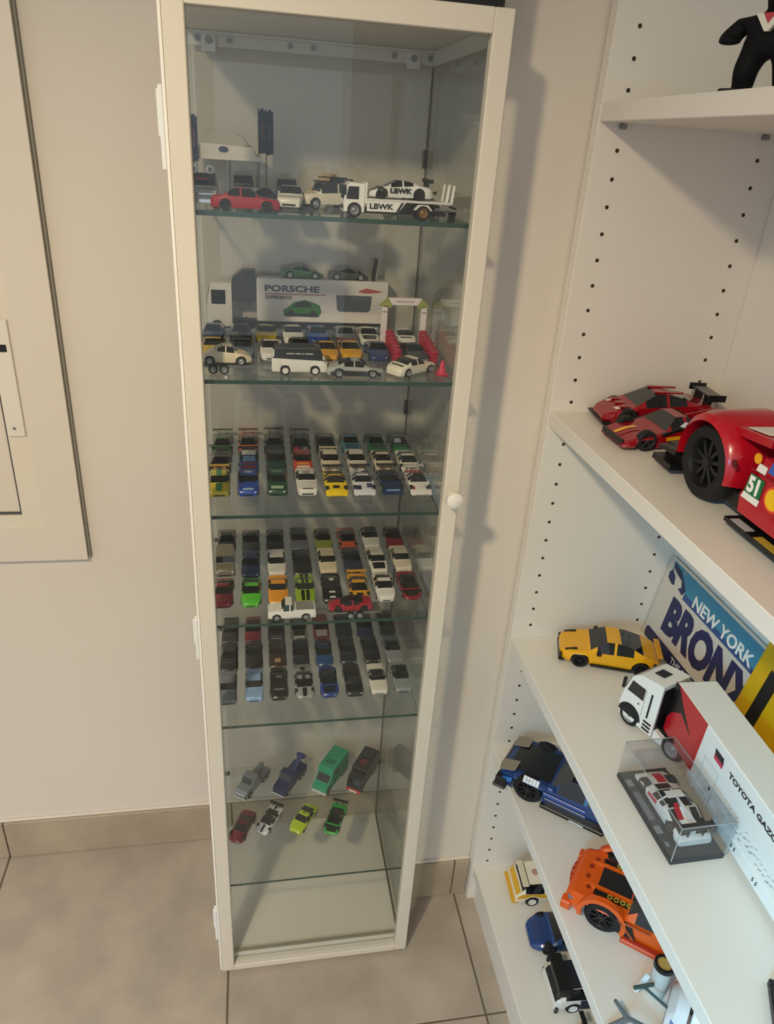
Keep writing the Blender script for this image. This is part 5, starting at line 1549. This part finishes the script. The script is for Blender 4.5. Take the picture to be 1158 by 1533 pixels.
# ------------------------------------------------------------------ bookcase: figurine on the topmost shelf
ST = BZ[1] + .0006
t = thing('figurine', 'black-clad figurine with a white V collar and red front on the topmost bookcase shelf', 'figurine', (.6030, -.4330, ST), -1.0)
t.scale = (.95, .95, .415)


def skin(name, joints, bones, m, parent, levels=1):
    me = bpy.data.meshes.new(name)
    me.from_pydata([j[0] for j in joints], bones, [])
    o = bpy.data.objects.new(name, me)
    COL.objects.link(o)
    md = o.modifiers.new('skin', 'SKIN')
    for i, j in enumerate(joints):
        r = j[1] if isinstance(j[1], tuple) else (j[1], j[1])
        me.skin_vertices[0].data[i].radius = r
        me.skin_vertices[0].data[i].use_root = (i == 0)
    sd_ = o.modifiers.new('sub', 'SUBSURF')
    sd_.levels = sd_.render_levels = levels
    me.materials.append(m)
    dgx = bpy.context.evaluated_depsgraph_get()
    nm = bpy.data.meshes.new_from_object(o.evaluated_get(dgx))
    bpy.data.objects.remove(o)
    for p in nm.polygons:
        p.use_smooth = True
    return link(name, nm, m, parent)


J = [((0, 0, .094), (.024, .017)), ((0, 0, .118), (.026, .017)), ((0, 0, .142), (.030, .016)), ((0, -.001, .158), (.009, .009)), ((0, -.002, .178), (.015, .017)), ((0, -.002, .190), (.012, .014)),
     ((-.016, 0, .084), (.015, .015)), ((-.019, -.003, .048), (.0125, .0125)), ((-.020, 0, .012), (.0105, .0105)), ((-.021, -.016, .008), (.0095, .008)),
     ((.016, 0, .084), (.015, .015)), ((.019, -.001, .048), (.0125, .0125)), ((.020, .002, .012), (.0105, .0105)), ((.021, -.014, .008), (.0095, .008)),
     ((-.031, 0, .142), (.011, .013)), ((-.041, -.004, .116), (.0085, .012)), ((-.036, -.016, .100), (.0075, .011)),
     ((.031, 0, .142), (.011, .013)), ((.041, -.004, .116), (.0085, .012)), ((.036, -.016, .100), (.0075, .011))]
Bn = [(0, 1), (1, 2), (2, 3), (3, 4), (4, 5), (0, 6), (6, 7), (7, 8), (8, 9), (0, 10), (10, 11), (11, 12), (12, 13), (2, 14), (14, 15), (15, 16), (2, 17), (17, 18), (18, 19)]
skin('body', J, Bn, mat('#060709', .75, key='figure_black', spec=.25), t, 2)
put('collar', MB().prism([(-.013, .152), (-.006, .152), (0, .132), (.006, .152), (.013, .152), (.002, .119), (-.002, .119)], -.0215, -.0165, 'y'), mat('#d9d6c8', .5, key='collar_white'), t, 0)
put('shirt', MB().prism([(-.0075, .153), (.0075, .153), (0, .129)], -.0200, -.0150, 'y'), paint('#b01828', .4), t, 0)
for sg in (1, -1):
    ft = MB().box((sg * .0205, -.010, .0060), (.021, .038, .012), 0, .002)
    put('boot_sole', ft, MATTE, t, 0)

e1, e2 = Vector((-.473, -.881, 0)), Vector((.881, -.473, 0))
t = thing('picture_frame', 'slim black frame lying beside the trailer at the near end of the truck shelf', 'frame', (.6215, -.7890, SB), math.atan2(-.473, .881))
for nm, a, b in (('frame_bar', (0, -.006), (.036, 0)), ('frame_bar', (0, -.150), (.006, -.0062)), ('frame_bar', (.030, -.150), (.036, -.0062)), ('frame_bar', (.0062, -.150), (.0298, -.144))):
    put(nm, MB().span((a[0], a[1], 0), (b[0], b[1], .009), 0, .001), BLACK, t, 0)
put('picture', MB().span((.0062, -.1438, .001), (.0298, -.0062, .003)), mat('#cfd6d8', .4, key='pale_print_sheet'), t, 0)
